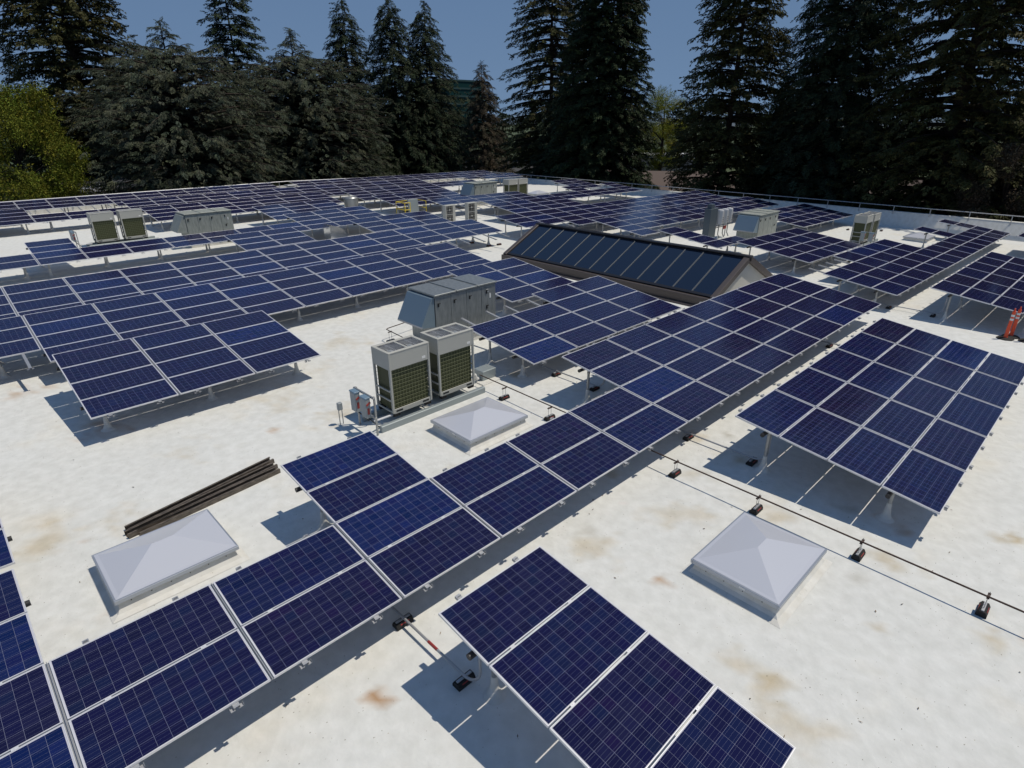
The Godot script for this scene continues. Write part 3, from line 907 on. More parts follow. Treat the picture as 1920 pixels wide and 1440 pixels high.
func disconnect_stand(at: Vector3, label):
	var t = thing("disconnect_stand", label, "switch stand", at, "disconnect switch stands")
	var mb
	for z in [-0.42, 0.42]:
		mb = MB.new()
		mb.box(Vector3(0, 0.53, z), Vector3(0.045, 1.08, 0.045), Basis.IDENTITY, 0.004)
		part(mb, "upright", "galv", t)
	for y in [1.04, 0.5]:
		mb = MB.new()
		mb.box(Vector3(-0.03, y, 0), Vector3(0.045, 0.045, 0.95), Basis.IDENTITY, 0.004)
		part(mb, "cross_strut", "galv", t)
	for z in [-0.28, 0.2]:
		mb = MB.new()
		mb.box(Vector3(-0.13, 0.75, z), Vector3(0.14, 0.52, 0.25), Basis.IDENTITY, 0.012)
		var b = part(mb, "switch_box", "grey_box", t)
		mb = MB.new()
		mb.box(Vector3(-0.13, 1.03, z), Vector3(0.16, 0.045, 0.27), Basis.IDENTITY, 0.01)
		part(mb, "lid", "blue_lid", b)
		mb = MB.new()
		mb.box(Vector3(-0.12, 0.88, z + 0.133), Vector3(0.13, 0.05, 0.025), Basis(Vector3(0, 0, 1), 0.5), 0.005)
		part(mb, "lever", "red_band", b)
		mb = MB.new()
		mb.box(Vector3(-0.13, 0.68, z + 0.127), Vector3(0.06, 0.17, 0.003))
		part(mb, "warning_label", "red_band", b)
		mb = MB.new()
		var p = []
		for i in 9:
			var a = float(i) / 8.0
			p.append(Vector3(-0.13 + 0.05 * sin(a * 3.0) + a * 0.3, 0.50 - 0.40 * sin(a * PI * 0.5) , z + 0.12 * sin(a * PI)))
		mb.tube(p, 0.016, 8)
		part(mb, "flex_conduit", "dark_pipe", t)
	mb = MB.new()
	mb.tube([Vector3(0.0, 0.35, 0.3), Vector3(0.7, 0.22, 0.1)], 0.03, 8)
	part(mb, "line_conduit", "alu", t)
	return t

func build_plant():
	mat("hood_grey", Color(0.30, 0.34, 0.35), 0.45, 0.3)
	condenser(on_roof(7.985, -12.39), "olive condenser nearest the blue lidded switch boxes, behind the dome skylight")
	condenser(on_roof(9.515, -12.39), "olive condenser behind the dome skylight, farther from the switch boxes")
	roof_rails(6.85, 10.35, -12.7, -11.85, "grey equipment rails under the condenser pair behind the dome skylight")
	condenser(on_roof(7.985, -44.1), "olive condenser before the open notch array, next to its switch stand")
	condenser(on_roof(9.55, -44.1), "olive condenser before the open notch array, next to the pale air handler")
	roof_rails(6.9, 10.7, -44.4, -43.5, "grey equipment rails under the condenser pair before the notched array")
	condenser(on_roof(41.75, -43.2), "olive condenser next to the far air handler")
	condenser(on_roof(43.1, -43.2), "olive condenser next to the far dome skylight")
	roof_rails(40.9, 44.0, -43.5, -42.75, "grey equipment rails under the far condenser pair")
	condenser(on_roof(44.45, -12.7), "olive condenser standing by its switch boxes near the railed wall")
	condenser(on_roof(45.95, -12.7), "olive condenser near the railed wall, toward the far dome skylight")
	roof_rails(43.6, 46.8, -13.0, -12.25, "grey equipment rails under the condenser pair by the railed wall")
	air_handler(on_roof(12.68, -16.02), "galvanized air handler with blue grey hood behind the condenser pair", "galv_sheet", "hood_blue")
	air_handler(on_roof(12.65, -40.05), "pale grey air handler beside the condenser pair before the notched array", "painted_sheet", "painted_sheet")
	air_handler(on_roof(37.4, -42.6), "pale grey air handler beside the far condenser pair", "painted_sheet", "hood_blue")
	air_handler(on_roof(39.2, -17.4), "pale grey air handler with blue hood beside the three white cylinders", "painted_sheet", "hood_blue")
	disconnect_stand(on_roof(6.72, -12.2), "switch stand with two blue lidded boxes beside the near condenser pair")
	disconnect_stand(on_roof(6.4, -43.8), "switch stand beside the condenser pair before the notched array")
	disconnect_stand(on_roof(43.3, -11.9), "switch stand beside the condenser pair by the railed wall")
	# two small split condensers
	for s in [[28.1, -35.6, "small beige fan condenser, the one nearer the yellow guard rail"], [30.3, -35.7, "small beige fan condenser, the one farther from the yellow guard rail"]]:
		var t = thing("split_condenser", s[2], "condenser", on_roof(s[0], s[1]), "small fan condensers")
		var mb = MB.new()
		mb.box(Vector3(0, 0.76, 0), Vector3(0.94, 1.32, 0.36), Basis.IDENTITY, 0.02)
		part(mb, "cabinet", "cu_paint", t)
		mb = MB.new()
		for sx in [-0.35, 0.35]: mb.box(Vector3(sx, 0.045, 0), Vector3(0.06, 0.11, 0.42))
		part(mb, "feet", "rubber", t)
		for k in 2:
			mb = MB.new()
			mb.box(Vector3(-0.08, 0.45 + 0.62 * k, 0.183), Vector3(0.58, 0.56, 0.012), Basis.IDENTITY, 0.004)
			var g = part(mb, "fan_grille", "dark_pipe", t)
			mb = MB.new()
			for q in [-1, 0, 1]:
				mb.box(Vector3(-0.08 + q * 0.19, 0.45 + 0.62 * k, 0.191), Vector3(0.012, 0.56, 0.006))
				mb.box(Vector3(-0.08, 0.45 + 0.62 * k + q * 0.19, 0.193), Vector3(0.58, 0.012, 0.004))
			part(mb, "bars", "cu_paint", g)
			mb = MB.new()
			mb.lathe(Vector3.ZERO, [Vector2(0.07, 0.0), Vector2(0.05, 0.03), Vector2(0.0, 0.03)], 12)
			var hub = part(mb, "hub", "cu_paint", g)
			hub.rotation.x = PI / 2; hub.position = Vector3(-0.08, 0.45 + 0.62 * k, 0.185)
	# cabinet with three cylinders
	var cz = -19.9
	var t = thing("equipment_cabinet", "tall grey cabinet with three white cylinders and a red tag", "cabinet", on_roof(37.6, cz))
	var mb = MB.new()
	mb.box(Vector3(0, 1.12, 0), Vector3(0.95, 1.9, 0.45), Basis.IDENTITY, 0.02)
	part(mb, "cabinet", "cabinet", t)
	mb = MB.new()
	mb.box(Vector3(-0.1, 2.2, 0), Vector3(0.45, 0.32, 0.3), Basis.IDENTITY, 0.02)
	part(mb, "top_box", "cabinet", t)
	for sx in [-0.35, 0.35]:
		mb = MB.new()
		mb.box(Vector3(sx, 0.09, 0), Vector3(0.06, 0.2, 0.4))
		part(mb, "leg", "galv", t)
	for x in [0.62, 2.35]:
		mb = MB.new()
		mb.box(Vector3(x, 0.75, -0.05), Vector3(0.05, 1.52, 0.05))
		part(mb, "frame_post", "galv", t)
	for y in [1.2, 0.7]:
		mb = MB.new()
		mb.box(Vector3(1.48, y, -0.02), Vector3(1.85, 0.05, 0.05))
		part(mb, "frame_bar", "galv", t)
	for i in 3:
		mb = MB.new()
		mb.lathe(Vector3(0.88 + 0.62 * i, 0.98, 0.2), [Vector2(0.0, 0.0), Vector2(0.2, 0.0), Vector2(0.225, 0.03), Vector2(0.225, 0.86), Vector2(0.20, 0.93), Vector2(0.0, 0.97)], 20)
		var tk = part(mb, "cylinder", "tank_white", t)
		mb = MB.new()
		for q in 3: mb.box(Vector3(0.92 + 0.62 * i, 1.15 + 0.13 * q, 0.425), Vector3(0.16, 0.03, 0.006))
		part(mb, "printed_mark", "black", tk)
		mb = MB.new()
		mb.tube([Vector3(0.88 + 0.62 * i, 1.0, 0.2), Vector3(0.88 + 0.62 * i, 0.3, 0.2), Vector3(0.88 + 0.62 * i, 0.05, 0.35)], 0.035, 8)
		part(mb, "pipe", "galv", t)
	mb = MB.new()
	mb.box(Vector3(1.5, 0.72, 0.32), Vector3(0.4, 0.22, 0.02))
	part(mb, "red_tag", "red_band", t)
	# yellow guard rail with hatch
	t = thing("roof_hatch", "yellow guard rail round a pale raised roof hatch", "roof hatch", on_roof(28.75, -41.2))
	mb = MB.new()
	mb.box(Vector3(0.15, 0.62, 0), Vector3(0.95, 1.25, 0.16), Basis(Vector3(1, 0, 0), -0.15), 0.02)
	part(mb, "lid", "hood_grey", t)
	mb = MB.new()
	mb.box(Vector3(0.15, 0.12, -0.5), Vector3(1.0, 0.26, 0.9), Basis.IDENTITY, 0.02)
	part(mb, "curb", "galv", t)
	for p in [Vector3(-1.0, 0, 0.5), Vector3(-1.0, 0, -0.7), Vector3(1.05, 0, 0.5), Vector3(1.05, 0, -0.7), Vector3(-0.5, 0, 0.5)]:
		mb = MB.new()
		mb.tube([p - Vector3(0, 0.02, 0), p + Vector3(0, 1.1, 0)], 0.03, 8)
		part(mb, "rail_post", "yellow", t)
	for y in [1.08, 0.55]:
		for q in [[Vector3(-1.0, y, 0.5), Vector3(-1.0, y, -0.7)], [Vector3(-1.0, y, -0.7), Vector3(1.05, y, -0.7)], [Vector3(1.05, y, -0.7), Vector3(1.05, y, 0.5)], [Vector3(-1.0, y, 0.5), Vector3(-0.5, y, 0.5)]]:
			mb = MB.new()
			mb.tube(q, 0.028, 8)
			part(mb, "rail_bar", "yellow", t)
	mb = MB.new()
	mb.box(Vector3(-1.0, 0.05, -0.1), Vector3(0.1, 0.1, 1.3)); mb.box(Vector3(1.05, 0.05, -0.1), Vector3(0.1, 0.1, 1.3))
	part(mb, "base_weight", "yellow", t)
	# round vent and curved hood
	t = thing("round_vent", "round galvanized roof vent with a wide skirt", "roof vent", on_roof(26.6, -46.9))
	mb = MB.new()
	mb.lathe(Vector3.ZERO, [Vector2(0.95, -0.02), Vector2(0.9, 0.06), Vector2(0.55, 0.2), Vector2(0.55, 0.3)], 24)
	part(mb, "skirt", "steel_bright", t)
	mb = MB.new()
	mb.lathe(Vector3.ZERO, [Vector2(0.5, 0.25), Vector2(0.5, 0.38), Vector2(0.58, 0.4), Vector2(0.58, 1.0), Vector2(0.5, 1.08), Vector2(0.0, 1.12)], 24)
	part(mb, "drum", "galv", t)
	t = thing("vent_hood", "shiny curved metal vent hood between the arrays", "roof vent", on_roof(18.95, -35.7))
	mb = MB.new()
	var prof = []
	for i in 9:
		var a = PI * 0.5 * i / 8.0
		prof.append(Vector3(-0.62 + 1.2 * sin(a), 0.15 + 0.85 * cos(a), 0))
	prof.append(Vector3(-0.62, 0.15, 0))
	var pz = []
	for q in prof: pz.append(q + Vector3(0, 0, -0.42))
	mb.prism(pz, Vector3(0, 0, 0.84))
	part(mb, "hood", "steel_bright", t)
	mb = MB.new()
	mb.box(Vector3(-0.1, 0.07, 0), Vector3(1.0, 0.2, 0.8), Basis.IDENTITY, 0.01)
	part(mb, "curb", "galv", t)
	t = thing("flue_box", "small pale flue box by the cedar side parapet", "roof vent", on_roof(26.7, -58.2))
	mb = MB.new()
	mb.box(Vector3(0, 0.5, 0), Vector3(0.7, 1.05, 0.6), Basis.IDENTITY, 0.02)
	part(mb, "box", "white_paint", t)
	mb = MB.new()
	mb.box(Vector3(0, 1.15, 0), Vector3(0.95, 0.12, 0.85), Basis.IDENTITY, 0.02)
	mb.box(Vector3(0, 1.06, 0), Vector3(0.5, 0.08, 0.4))
	part(mb, "cap", "alu_dull", t)
	# small junction box by the near condensers
	t = thing("junction_box", "small grey junction box with white pipe beside the near condensers", "junction box", on_roof(11.05, -12.6))
	mb = MB.new()
	mb.box(Vector3(0, 0.16, 0), Vector3(0.55, 0.34, 0.42), Basis.IDENTITY, 0.015)
	part(mb, "box", "hood_grey", t)
	mb = MB.new()
	mb.box(Vector3(0.02, 0.01, 0.05), Vector3(0.95, 0.05, 0.75), Basis.IDENTITY, 0.015)
	part(mb, "pan", "coating", t)
	mb = MB.new()
	mb.tube([Vector3(-0.28, 0.1, 0.05), Vector3(-0.42, 0.12, 0.1), Vector3(-0.5, 0.28, 0.12), Vector3(-0.62, 0.34, 0.14), Vector3(-0.8, 0.34, 0.16)], 0.05, 10)
	part(mb, "pipe", "white_paint", t)
	t = thing("outlet_post", "small weatherproof outlet box on two stakes beside the switch stand", "outlet", on_roof(6.38, -12.95))
	mb = MB.new()
	mb.box(Vector3(0, 0.52, 0), Vector3(0.12, 0.2, 0.1), Basis.IDENTITY, 0.01)
	part(mb, "outlet_box", "grey_box", t)
	for sx in [-0.045, 0.045]:
		mb = MB.new()
		mb.tube([Vector3(sx, -0.02, 0), Vector3(sx, 0.45, 0)], 0.012, 6)
		part(mb, "stake", "galv", t)

# ---------------------------------------------------------------- pipes, blocks, posts, channels
func support_block(at: Vector3, label, turn := 0.0, strut := 0.0):
	var t = thing("pipe_block", label, "pipe support", at, "black rubber pipe blocks", turn)
	var mb = MB.new()
	# trapezoid rubber block lying across the pipe
	mb.prism([Vector3(-0.15, -0.01, -0.075), Vector3(-0.15, -0.01, 0.075), Vector3(-0.15, 0.045, 0.075), Vector3(-0.15, 0.1, 0.045), Vector3(-0.15, 0.1, -0.045), Vector3(-0.15, 0.045, -0.075)], Vector3(0.3, 0, 0))
	part(mb, "block", "rubber", t)
	mb = MB.new()
	for sz in [-1, 1]:
		var n = Vector3(0, 0.03, sz * 0.055).normalized()
		var c = Vector3(0, 0.0725, sz * 0.06) + n * 0.002
		mb.box(c, Vector3(0.16, 0.018, 0.002), Basis(Vector3(1, 0, 0), -sz * 0.5))
	part(mb, "reflective_strip", "red_band", t)
	mb = MB.new()
	mb.box(Vector3(0, 0.108, 0), Vector3(0.26, 0.02, 0.042), Basis.IDENTITY, 0.003)
	part(mb, "strut", "alu_dull", t)
	if strut > 0.0:
		for sz in [-0.05, 0.05]:
			mb = MB.new()
			mb.tube([Vector3(sz, 0.11, 0), Vector3(sz, strut, 0)], 0.006, 6)
			part(mb, "threaded_rod", "galv", t)
		mb = MB.new()
		mb.box(Vector3(0, strut - 0.05, 0), Vector3(0.16, 0.022, 0.04))
		part(mb, "cross_strut", "rust_pipe", t)
	return t

func conduit(called, label, path, r, m, tape = null):
	var t = thing(called, label, "pipe", path[0])
	var mb = MB.new()
	var p = []
	for q in path: p.append(q - path[0])
	mb.tube(p, r, 10)
	part(mb, "pipe", m, t)
	if tape != null:
		mb = MB.new()
		mb.tube([tape[0] - path[0], tape[1] - path[0]], r + 0.002, 10)
		part(mb, "tape", "red_band", t)
	return t

func build_small_things():
	# rusty gas pipe on raised supports
	var gx = 10.42
	conduit("gas_pipe", "long rusty pipe raised on black blocks across the roof", [Vector3(gx + 0.12, 0.36, -12.25), Vector3(gx + 0.1, 0.36, -11.0), Vector3(gx, 0.36, -5.6), Vector3(gx - 0.05, 0.36, 0.0), Vector3(gx - 0.05, 0.36, 7.0)], 0.016, "rust_pipe")
	var names = ["beside the junction box", "beside the dome skylight of the near condensers", "under the long stepped array", "at the edge of the long stepped array", "next to the shadow of the five column array", "behind the open roof dome skylight", "past the open roof dome skylight", "farthest along the open roof"]
	var zs = [-11.1, -9.36, -7.5, -5.59, -3.72, -1.81, 0.04, 1.9]
	for i in 8:
		support_block(Vector3(gx + 0.02, 0, zs[i]), "raised black block under the rusty pipe, " + names[i], 0.0, 0.38)
	# conduits between rows
	var spots = [[3.65, -6.25, -4.76, "by the single column array"], [12.12, -6.25, -4.62, "by the five column array"], [12.75, -11.2, -9.7, "by the condenser side array"], [21.3, -6.25, -5.2, "past the five column array"], [28.3, -6.37, -4.76, "behind the orange delineators"]]
	for s in spots:
		var b = on_roof(s[0], s[1])
		var y = 0.145
		var pth = [on_roof(s[0], s[1] - 1.5) + Vector3(0, y, 0), b + Vector3(0, y, 0), on_roof(s[0], s[2]) + Vector3(0, y, 0)]
		var e = on_roof(s[0], s[2])
		for i in 7:
			var a = PI * 0.5 * i / 6.0
			pth.append(e + Vector3(0.06 * i / 6.0, y + 0.24 * (1.0 - cos(a)), 0.05 + 0.24 * sin(a)))
		pth.append(e + Vector3(0.06, 0.85, 0.29))
		var tape = null
		if s[0] < 4.0: tape = [Vector3(3.65, y, -5.58), Vector3(3.65, y, -5.36)]
		conduit("conduit", ("grey conduit with red tape " if tape != null else "grey conduit between rows ") + s[3], pth, 0.021, "alu_dull", tape)
		support_block(b, "low black block under the conduit %s, nearer the stepped array" % s[3], 0.0)
		support_block(e, "low black block under the conduit %s, at the post bend" % s[3], 0.0)
	for s in [[26.8, -31.85, "under the array end by the small fan condensers"], [24.55, -28.95, "in the panel shadow before the ridge skylight"], [24.7, -27.5, "at the shadow edge before the ridge skylight"], [25.5, -27.45, "in the sun before the ridge skylight"], [48.5, -14.2, "nearest the condenser pair by the railed wall"], [50.6, -15.4, "along the railed wall beyond the condenser pair"], [52.4, -13.6, "by the railed wall and dome skylight"]]:
		support_block(on_roof(s[0], s[1]), "small black block " + s[2])
	conduit("branch_pipe", "short rusty pipe bend beside the galvanized air handler hood", [Vector3(12.4, 0.42, -17.85), Vector3(10.9, 0.42, -17.62), Vector3(10.8, 0.42, -17.55), Vector3(10.72, 0.42, -16.3)], 0.016, "rust_pipe")
	support_block(on_roof(10.78, -17.3), "raised black block beside the galvanized air handler hood", 0.0, 0.44)
	# delineators
	for s in [[26.95, -2.2, "orange delineator post standing between the other two"], [27.4, -2.1, "orange delineator post nearest the six column array"], [27.15, -1.6, "orange delineator post farthest from the six column array"]]:
		var t = thing("delineator_post", s[2] + ", white bands, black base", "delineator", on_roof(s[0], s[1]), "orange delineator posts", rng.randf() * 2.0)
		var mb = MB.new()
		mb.lathe(Vector3(0, -0.005, 0), [Vector2(0.27, 0.0), Vector2(0.27, 0.035), Vector2(0.21, 0.06), Vector2(0.08, 0.07), Vector2(0.0, 0.07)], 8)
		part(mb, "base", "rubber", t)
		mb = MB.new()
		mb.lathe(Vector3.ZERO, [Vector2(0.068, 0.055), Vector2(0.06, 0.1), Vector2(0.05, 0.98), Vector2(0.05, 1.02), Vector2(0.02, 1.08), Vector2(0.02, 1.14), Vector2(0.0, 1.15)], 16)
		part(mb, "post", "orange", t)
		for y in [0.70, 0.84]:
			mb = MB.new()
			mb.lathe(Vector3.ZERO, [Vector2(0.0565, y), Vector2(0.0555, y + 0.075)], 16, false)
			part(mb, "band", "white_band", t)
	# brown hat channels lying on the roof
	var ends = [[Vector3(1.17, 0, -11.86), Vector3(4.28, 0, -12.42)], [Vector3(1.12, 0, -11.69), Vector3(4.24, 0, -12.14)], [Vector3(1.30, 0, -11.58), Vector3(4.20, 0, -11.92)]]
	var lab = ["brown steel channel lying farthest from the dome skylight", "brown steel channel lying between two others by the skylight", "brown steel channel lying closest to the dome skylight"]
	for i in 3:
		var a = ends[i][0]; var b = ends[i][1]
		var t = thing("steel_channel", lab[i], "channel", (a + b) * 0.5, "brown steel channels", atan2(-(b.z - a.z), b.x - a.x))
		var L = (b - a).length()
		var mb = MB.new()
		var w = 0.09
		mb.box(Vector3(0, 0.003, 0), Vector3(L, 0.008, w * 2 - 0.006))
		for sz in [-1, 1]:
			mb.box(Vector3(0, 0.048, sz * w), Vector3(L, 0.098, 0.006))
			mb.box(Vector3(0, 0.099, sz * (w - 0.02)), Vector3(L, 0.005, 0.045))
		part(mb, "channel", "brown_channel", t)

# ---------------------------------------------------------------- beyond the roof
func car(at, turn, label, paint):
	var t = thing("parked_car", label, "car", at, "cars in the car park", turn)
	var mb = MB.new()
	var hw = 0.88
	var low = [[-2.2, 0.35], [-2.25, 0.62], [-2.1, 0.88], [-1.0, 0.98], [1.3, 1.0], [2.1, 0.92], [2.2, 0.6], [2.15, 0.33]]
	var p = []
	for q in low: p.append(Vector3(q[0], q[1], -hw))
	mb.prism(p, Vector3(0, 0, hw * 2))
	var cab = [[-0.9, 0.97], [-0.15, 1.44], [1.15, 1.47], [1.75, 0.99]]
	p = []
	for q in cab: p.append(Vector3(q[0], q[1], -hw + 0.12))
	mb.prism(p, Vector3(0, 0, (hw - 0.12) * 2))
	part(mb, "body", paint, t)
	mb = MB.new()
	for sz in [-1, 1]:
		mb.prism([Vector3(-0.62, 1.02, sz * (hw - 0.115)), Vector3(-0.1, 1.38, sz * (hw - 0.115)), Vector3(1.08, 1.40, sz * (hw - 0.115)), Vector3(1.5, 1.03, sz * (hw - 0.115))], Vector3(0, 0, sz * 0.01))
	part(mb, "side_window", "glass_dark", t)
	mb = MB.new()
	mb.poly([Vector3(-0.9, 1.0, -0.68), Vector3(-0.9, 1.0, 0.68), Vector3(-0.2, 1.43, 0.66), Vector3(-0.2, 1.43, -0.66)], Vector3(0.5, 0.5, 0))
	part(mb, "windscreen", "glass_dark", t).position = Vector3(-0.02, 0.01, 0)
	for x in [-1.35, 1.35]:
		for sz in [-1, 1]:
			mb = MB.new()
			mb.tube([Vector3(x, 0.32, sz * 0.68), Vector3(x, 0.32, sz * 0.9)], 0.33, 18)
			var wh = part(mb, "wheel", "tyre", t)
			mb = MB.new()
			mb.tube([Vector3(x, 0.32, sz * 0.89), Vector3(x, 0.32, sz * 0.91)], 0.2, 14)
			part(mb, "rim", "alu", wh)
	for sz in [-0.6, 0.6]:
		mb = MB.new()
		mb.box(Vector3(-2.2, 0.7, sz), Vector3(0.06, 0.12, 0.3))
		part(mb, "headlight", "white_band", t)

func build_backdrop():
	car(Vector3(24.2, GROUND + 0.02, -134.0), 0.15, "white car parked beside the bright leafy tree", "car_white")
	car(Vector3(48.0, GROUND + 0.02, -128.0), 0.1, "silver car parked behind the first grey cedar", "car_silver")
	car(Vector3(80.0, GROUND + 0.02, -128.0), 0.1, "white car parked behind the grey cedars", "car_white")
	# far glass office block
	var t = thing("office_building", "far green glass office block behind the trees", "building", Vector3(246, GROUND, -305))
	var mb = MB.new()
	mb.box(Vector3(0, 15.9, 0), Vector3(26, 31.8, 30))
	part(mb, "core", "glass_green", t)
	for i in 8:
		mb = MB.new()
		mb.box(Vector3(0, 3.6 + i * 4.0, 0), Vector3(26.4, 0.9, 30.6))
		part(mb, "floor_band", "green_band", t)
	# low house with brown roof
	low_house("low house with brown roof between the dense and the open conifer", Vector3(82, GROUND, -53), -1.0, 22.0, 9.0, 2.7)
	t = thing("flat_roof_building", "white edged flat roof building far behind the brown roofed house", "building", Vector3(117, GROUND, -77), "", -1.0)
	mb = MB.new()
	mb.box(Vector3(0, 2.3, 0), Vector3(16, 4.6, 9))
	part(mb, "wall", "building", t)
	mb = MB.new()
	mb.box(Vector3(0, 4.85, 0), Vector3(16.8, 0.5, 9.8))
	part(mb, "fascia", "white_paint", t)
	low_house("low house with brown roof beside the lamp post", Vector3(90, GROUND, -20.5), 1.3, 16.0, 8.0, 3.0)
	t = thing("lamp_post", "slim street lamp rising beside the low house", "street lamp", Vector3(80.0, GROUND, -20.2))
	mb = MB.new()
	mb.tube([Vector3.ZERO, Vector3(0, 6.4, 0)], [0.09, 0.05], 10)
	part(mb, "pole", "galv", t)
	mb = MB.new()
	mb.tube([Vector3(0, 6.35, 0), Vector3(-0.2, 6.5, 0.05), Vector3(-0.5, 6.52, 0.1)], 0.04, 8)
	part(mb, "arm", "galv", t)
	mb = MB.new()
	mb.box(Vector3(-0.75, 6.5, 0.13), Vector3(0.6, 0.1, 0.28), Basis.IDENTITY, 0.03)
	part(mb, "lamp_head", "white_paint", t)

func low_house(label, at, turn, L, W, h):
	var t = thing("low_house", label, "house", at, "", turn)
	var mb = MB.new()
	mb.box(Vector3(0, h * 0.5, 0), Vector3(L, h, W))
	part(mb, "wall", "building", t)
	mb = MB.new()
	var e = 0.7
	for s in [-1, 1]:
		mb.prism([Vector3(-L * 0.5 - e, h - 0.1, s * (W * 0.5 + e)), Vector3(-L * 0.5 - e, h + 2.2, 0), Vector3(-L * 0.5 - e, h + 2.05, 0), Vector3(-L * 0.5 - e, h - 0.25, s * (W * 0.5 + e))], Vector3(L + 2 * e, 0, 0))
	part(mb, "roof", "roof_brown", t)
	mb = MB.new()
	for s in [-1, 1]: mb.box(Vector3(0, h - 0.2, s * (W * 0.5 + e + 0.05)), Vector3(L + 2 * e, 0.2, 0.08))
	part(mb, "eave_board", "white_paint", t)
	for i in 4:
		for s in [-1, 1]:
			mb = MB.new()
			mb.box(Vector3(-L * 0.36 + i * L * 0.24, h * 0.5, s * (W * 0.5 + 0.02)), Vector3(1.6, 1.2, 0.06))
			part(mb, "window", "glass_dark", t)

# ---------------------------------------------------------------- trees
var sprays = {}
func needle_spray(seed_, twigs, droop, width, up := 0.0) -> ArrayMesh:
	# a branch tip along +z, one metre long, side twigs of needle tufts
	var r := RandomNumberGenerator.new(); r.seed = seed_
	var mb = MB.new()
	var blade = func(a: Vector3, d: Vector3, L: float, w: float):
		var side = d.cross(Vector3.UP)
		if side.length() < 0.05: side = Vector3.RIGHT
		side = side.normalized().rotated(d, r.randf_range(-0.9, 0.9))
		var nn = side.cross(d).normalized()
		if nn.y < 0: nn = -nn
		var m = a + d * L * 0.45
		var e = a + d * L + Vector3(0, -droop * 0.25 * L, 0)
		mb.tri(a, m + side * w, e, nn, nn, nn)
		mb.tri(a, m - side * w, e, nn, nn, nn)
	for i in twigs:
		var t = (i + 0.4) / twigs
		var o = Vector3(0, up * t - droop * t * t, t)
		var s = 1.0 if i % 2 == 0 else -1.0
		var L = lerp(0.46, 0.16, t) * r.randf_range(0.75, 1.25)
		var a = s * r.randf_range(0.55, 1.1)
		var d = Vector3(sin(a), r.randf_range(-0.5, 0.25) - droop * 0.5, cos(a)).normalized()
		mb.col = Color(1, 1, 1) * r.randf_range(0.75, 1.2)
		blade.call(o, d, L, width)
		# secondary tufts
		for q in 2:
			var d2 = (d + Vector3(r.randf_range(-0.7, 0.7), r.randf_range(-0.6, 0.4), r.randf_range(-0.3, 0.7))).normalized()
			blade.call(o + d * L * (0.35 + 0.3 * q), d2, L * 0.6, width * 0.8)
	mb.col = Color(1, 1, 1)
	blade.call(Vector3(0, up - droop, 0.85), Vector3(0, -droop, 1).normalized(), 0.3, width)
	var am = ArrayMesh.new()
	return mb.add_to(am, M["leaf_dark"], true)

func leaf_spray(seed_, count) -> ArrayMesh:
	var r := RandomNumberGenerator.new(); r.seed = seed_
	var mb = MB.new()
	for i in count:
		var o = Vector3(r.randf_range(-0.5, 0.5), r.randf_range(-0.4, 0.4), r.randf_range(-0.5, 0.5))
		var b = Basis(Vector3(r.randf_range(-1, 1), r.randf_range(-1, 1), r.randf_range(-1, 1)).normalized(), r.randf_range(0, 2.4))
		var L = r.randf_range(0.14, 0.26); var w = L * 0.42
		mb.col = Color(1, 1, 1) * r.randf_range(0.7, 1.25)
		var nn = b.y if b.y.y > 0 else -b.y
		var a = o; var e = o + b * Vector3(0, -0.02, L)
		mb.tri(a, o + b * Vector3(w * 0.5, 0.015, L * 0.45), e, nn, nn, nn)
		mb.tri(a, o + b * Vector3(-w * 0.5, 0.015, L * 0.45), e, nn, nn, nn)
	return mb.add_to(ArrayMesh.new(), M["leaf_bright"], true)

func with_mat(mesh: ArrayMesh, m) -> ArrayMesh:
	var k = str(mesh.get_rid().get_id()) + m
	if sprays.has(k): return sprays[k]
	var am = mesh.duplicate()
	am.surface_set_material(0, M[m])
	sprays[k] = am
	return am

func crown_node(parent, mesh, xf: Array, cols: Array, called := "crown"):
	var mm := MultiMesh.new()
	mm.transform_format = MultiMesh.TRANSFORM_3D
	mm.use_colors = true
	mm.mesh = mesh
	mm.instance_count = xf.size()
	for i in xf.size():
		mm.set_instance_transform(i, xf[i]); mm.set_instance_color(i, cols[i])
	var o := MultiMeshInstance3D.new()
	o.multimesh = mm; o.name = called
	o.set_meta("kind", "stuff")
	parent.add_child(o, true)
	return o

func aim(d: Vector3, r) -> Basis:
	var z = d.normalized()
	var x = Vector3.UP.cross(z)
	if x.length() < 0.05: x = Vector3.RIGHT
	x = x.normalized()
	var b = Basis(x, z.cross(x), z)
	return b * Basis(Vector3(0, 0, 1), r.randf_range(-0.5, 0.5))

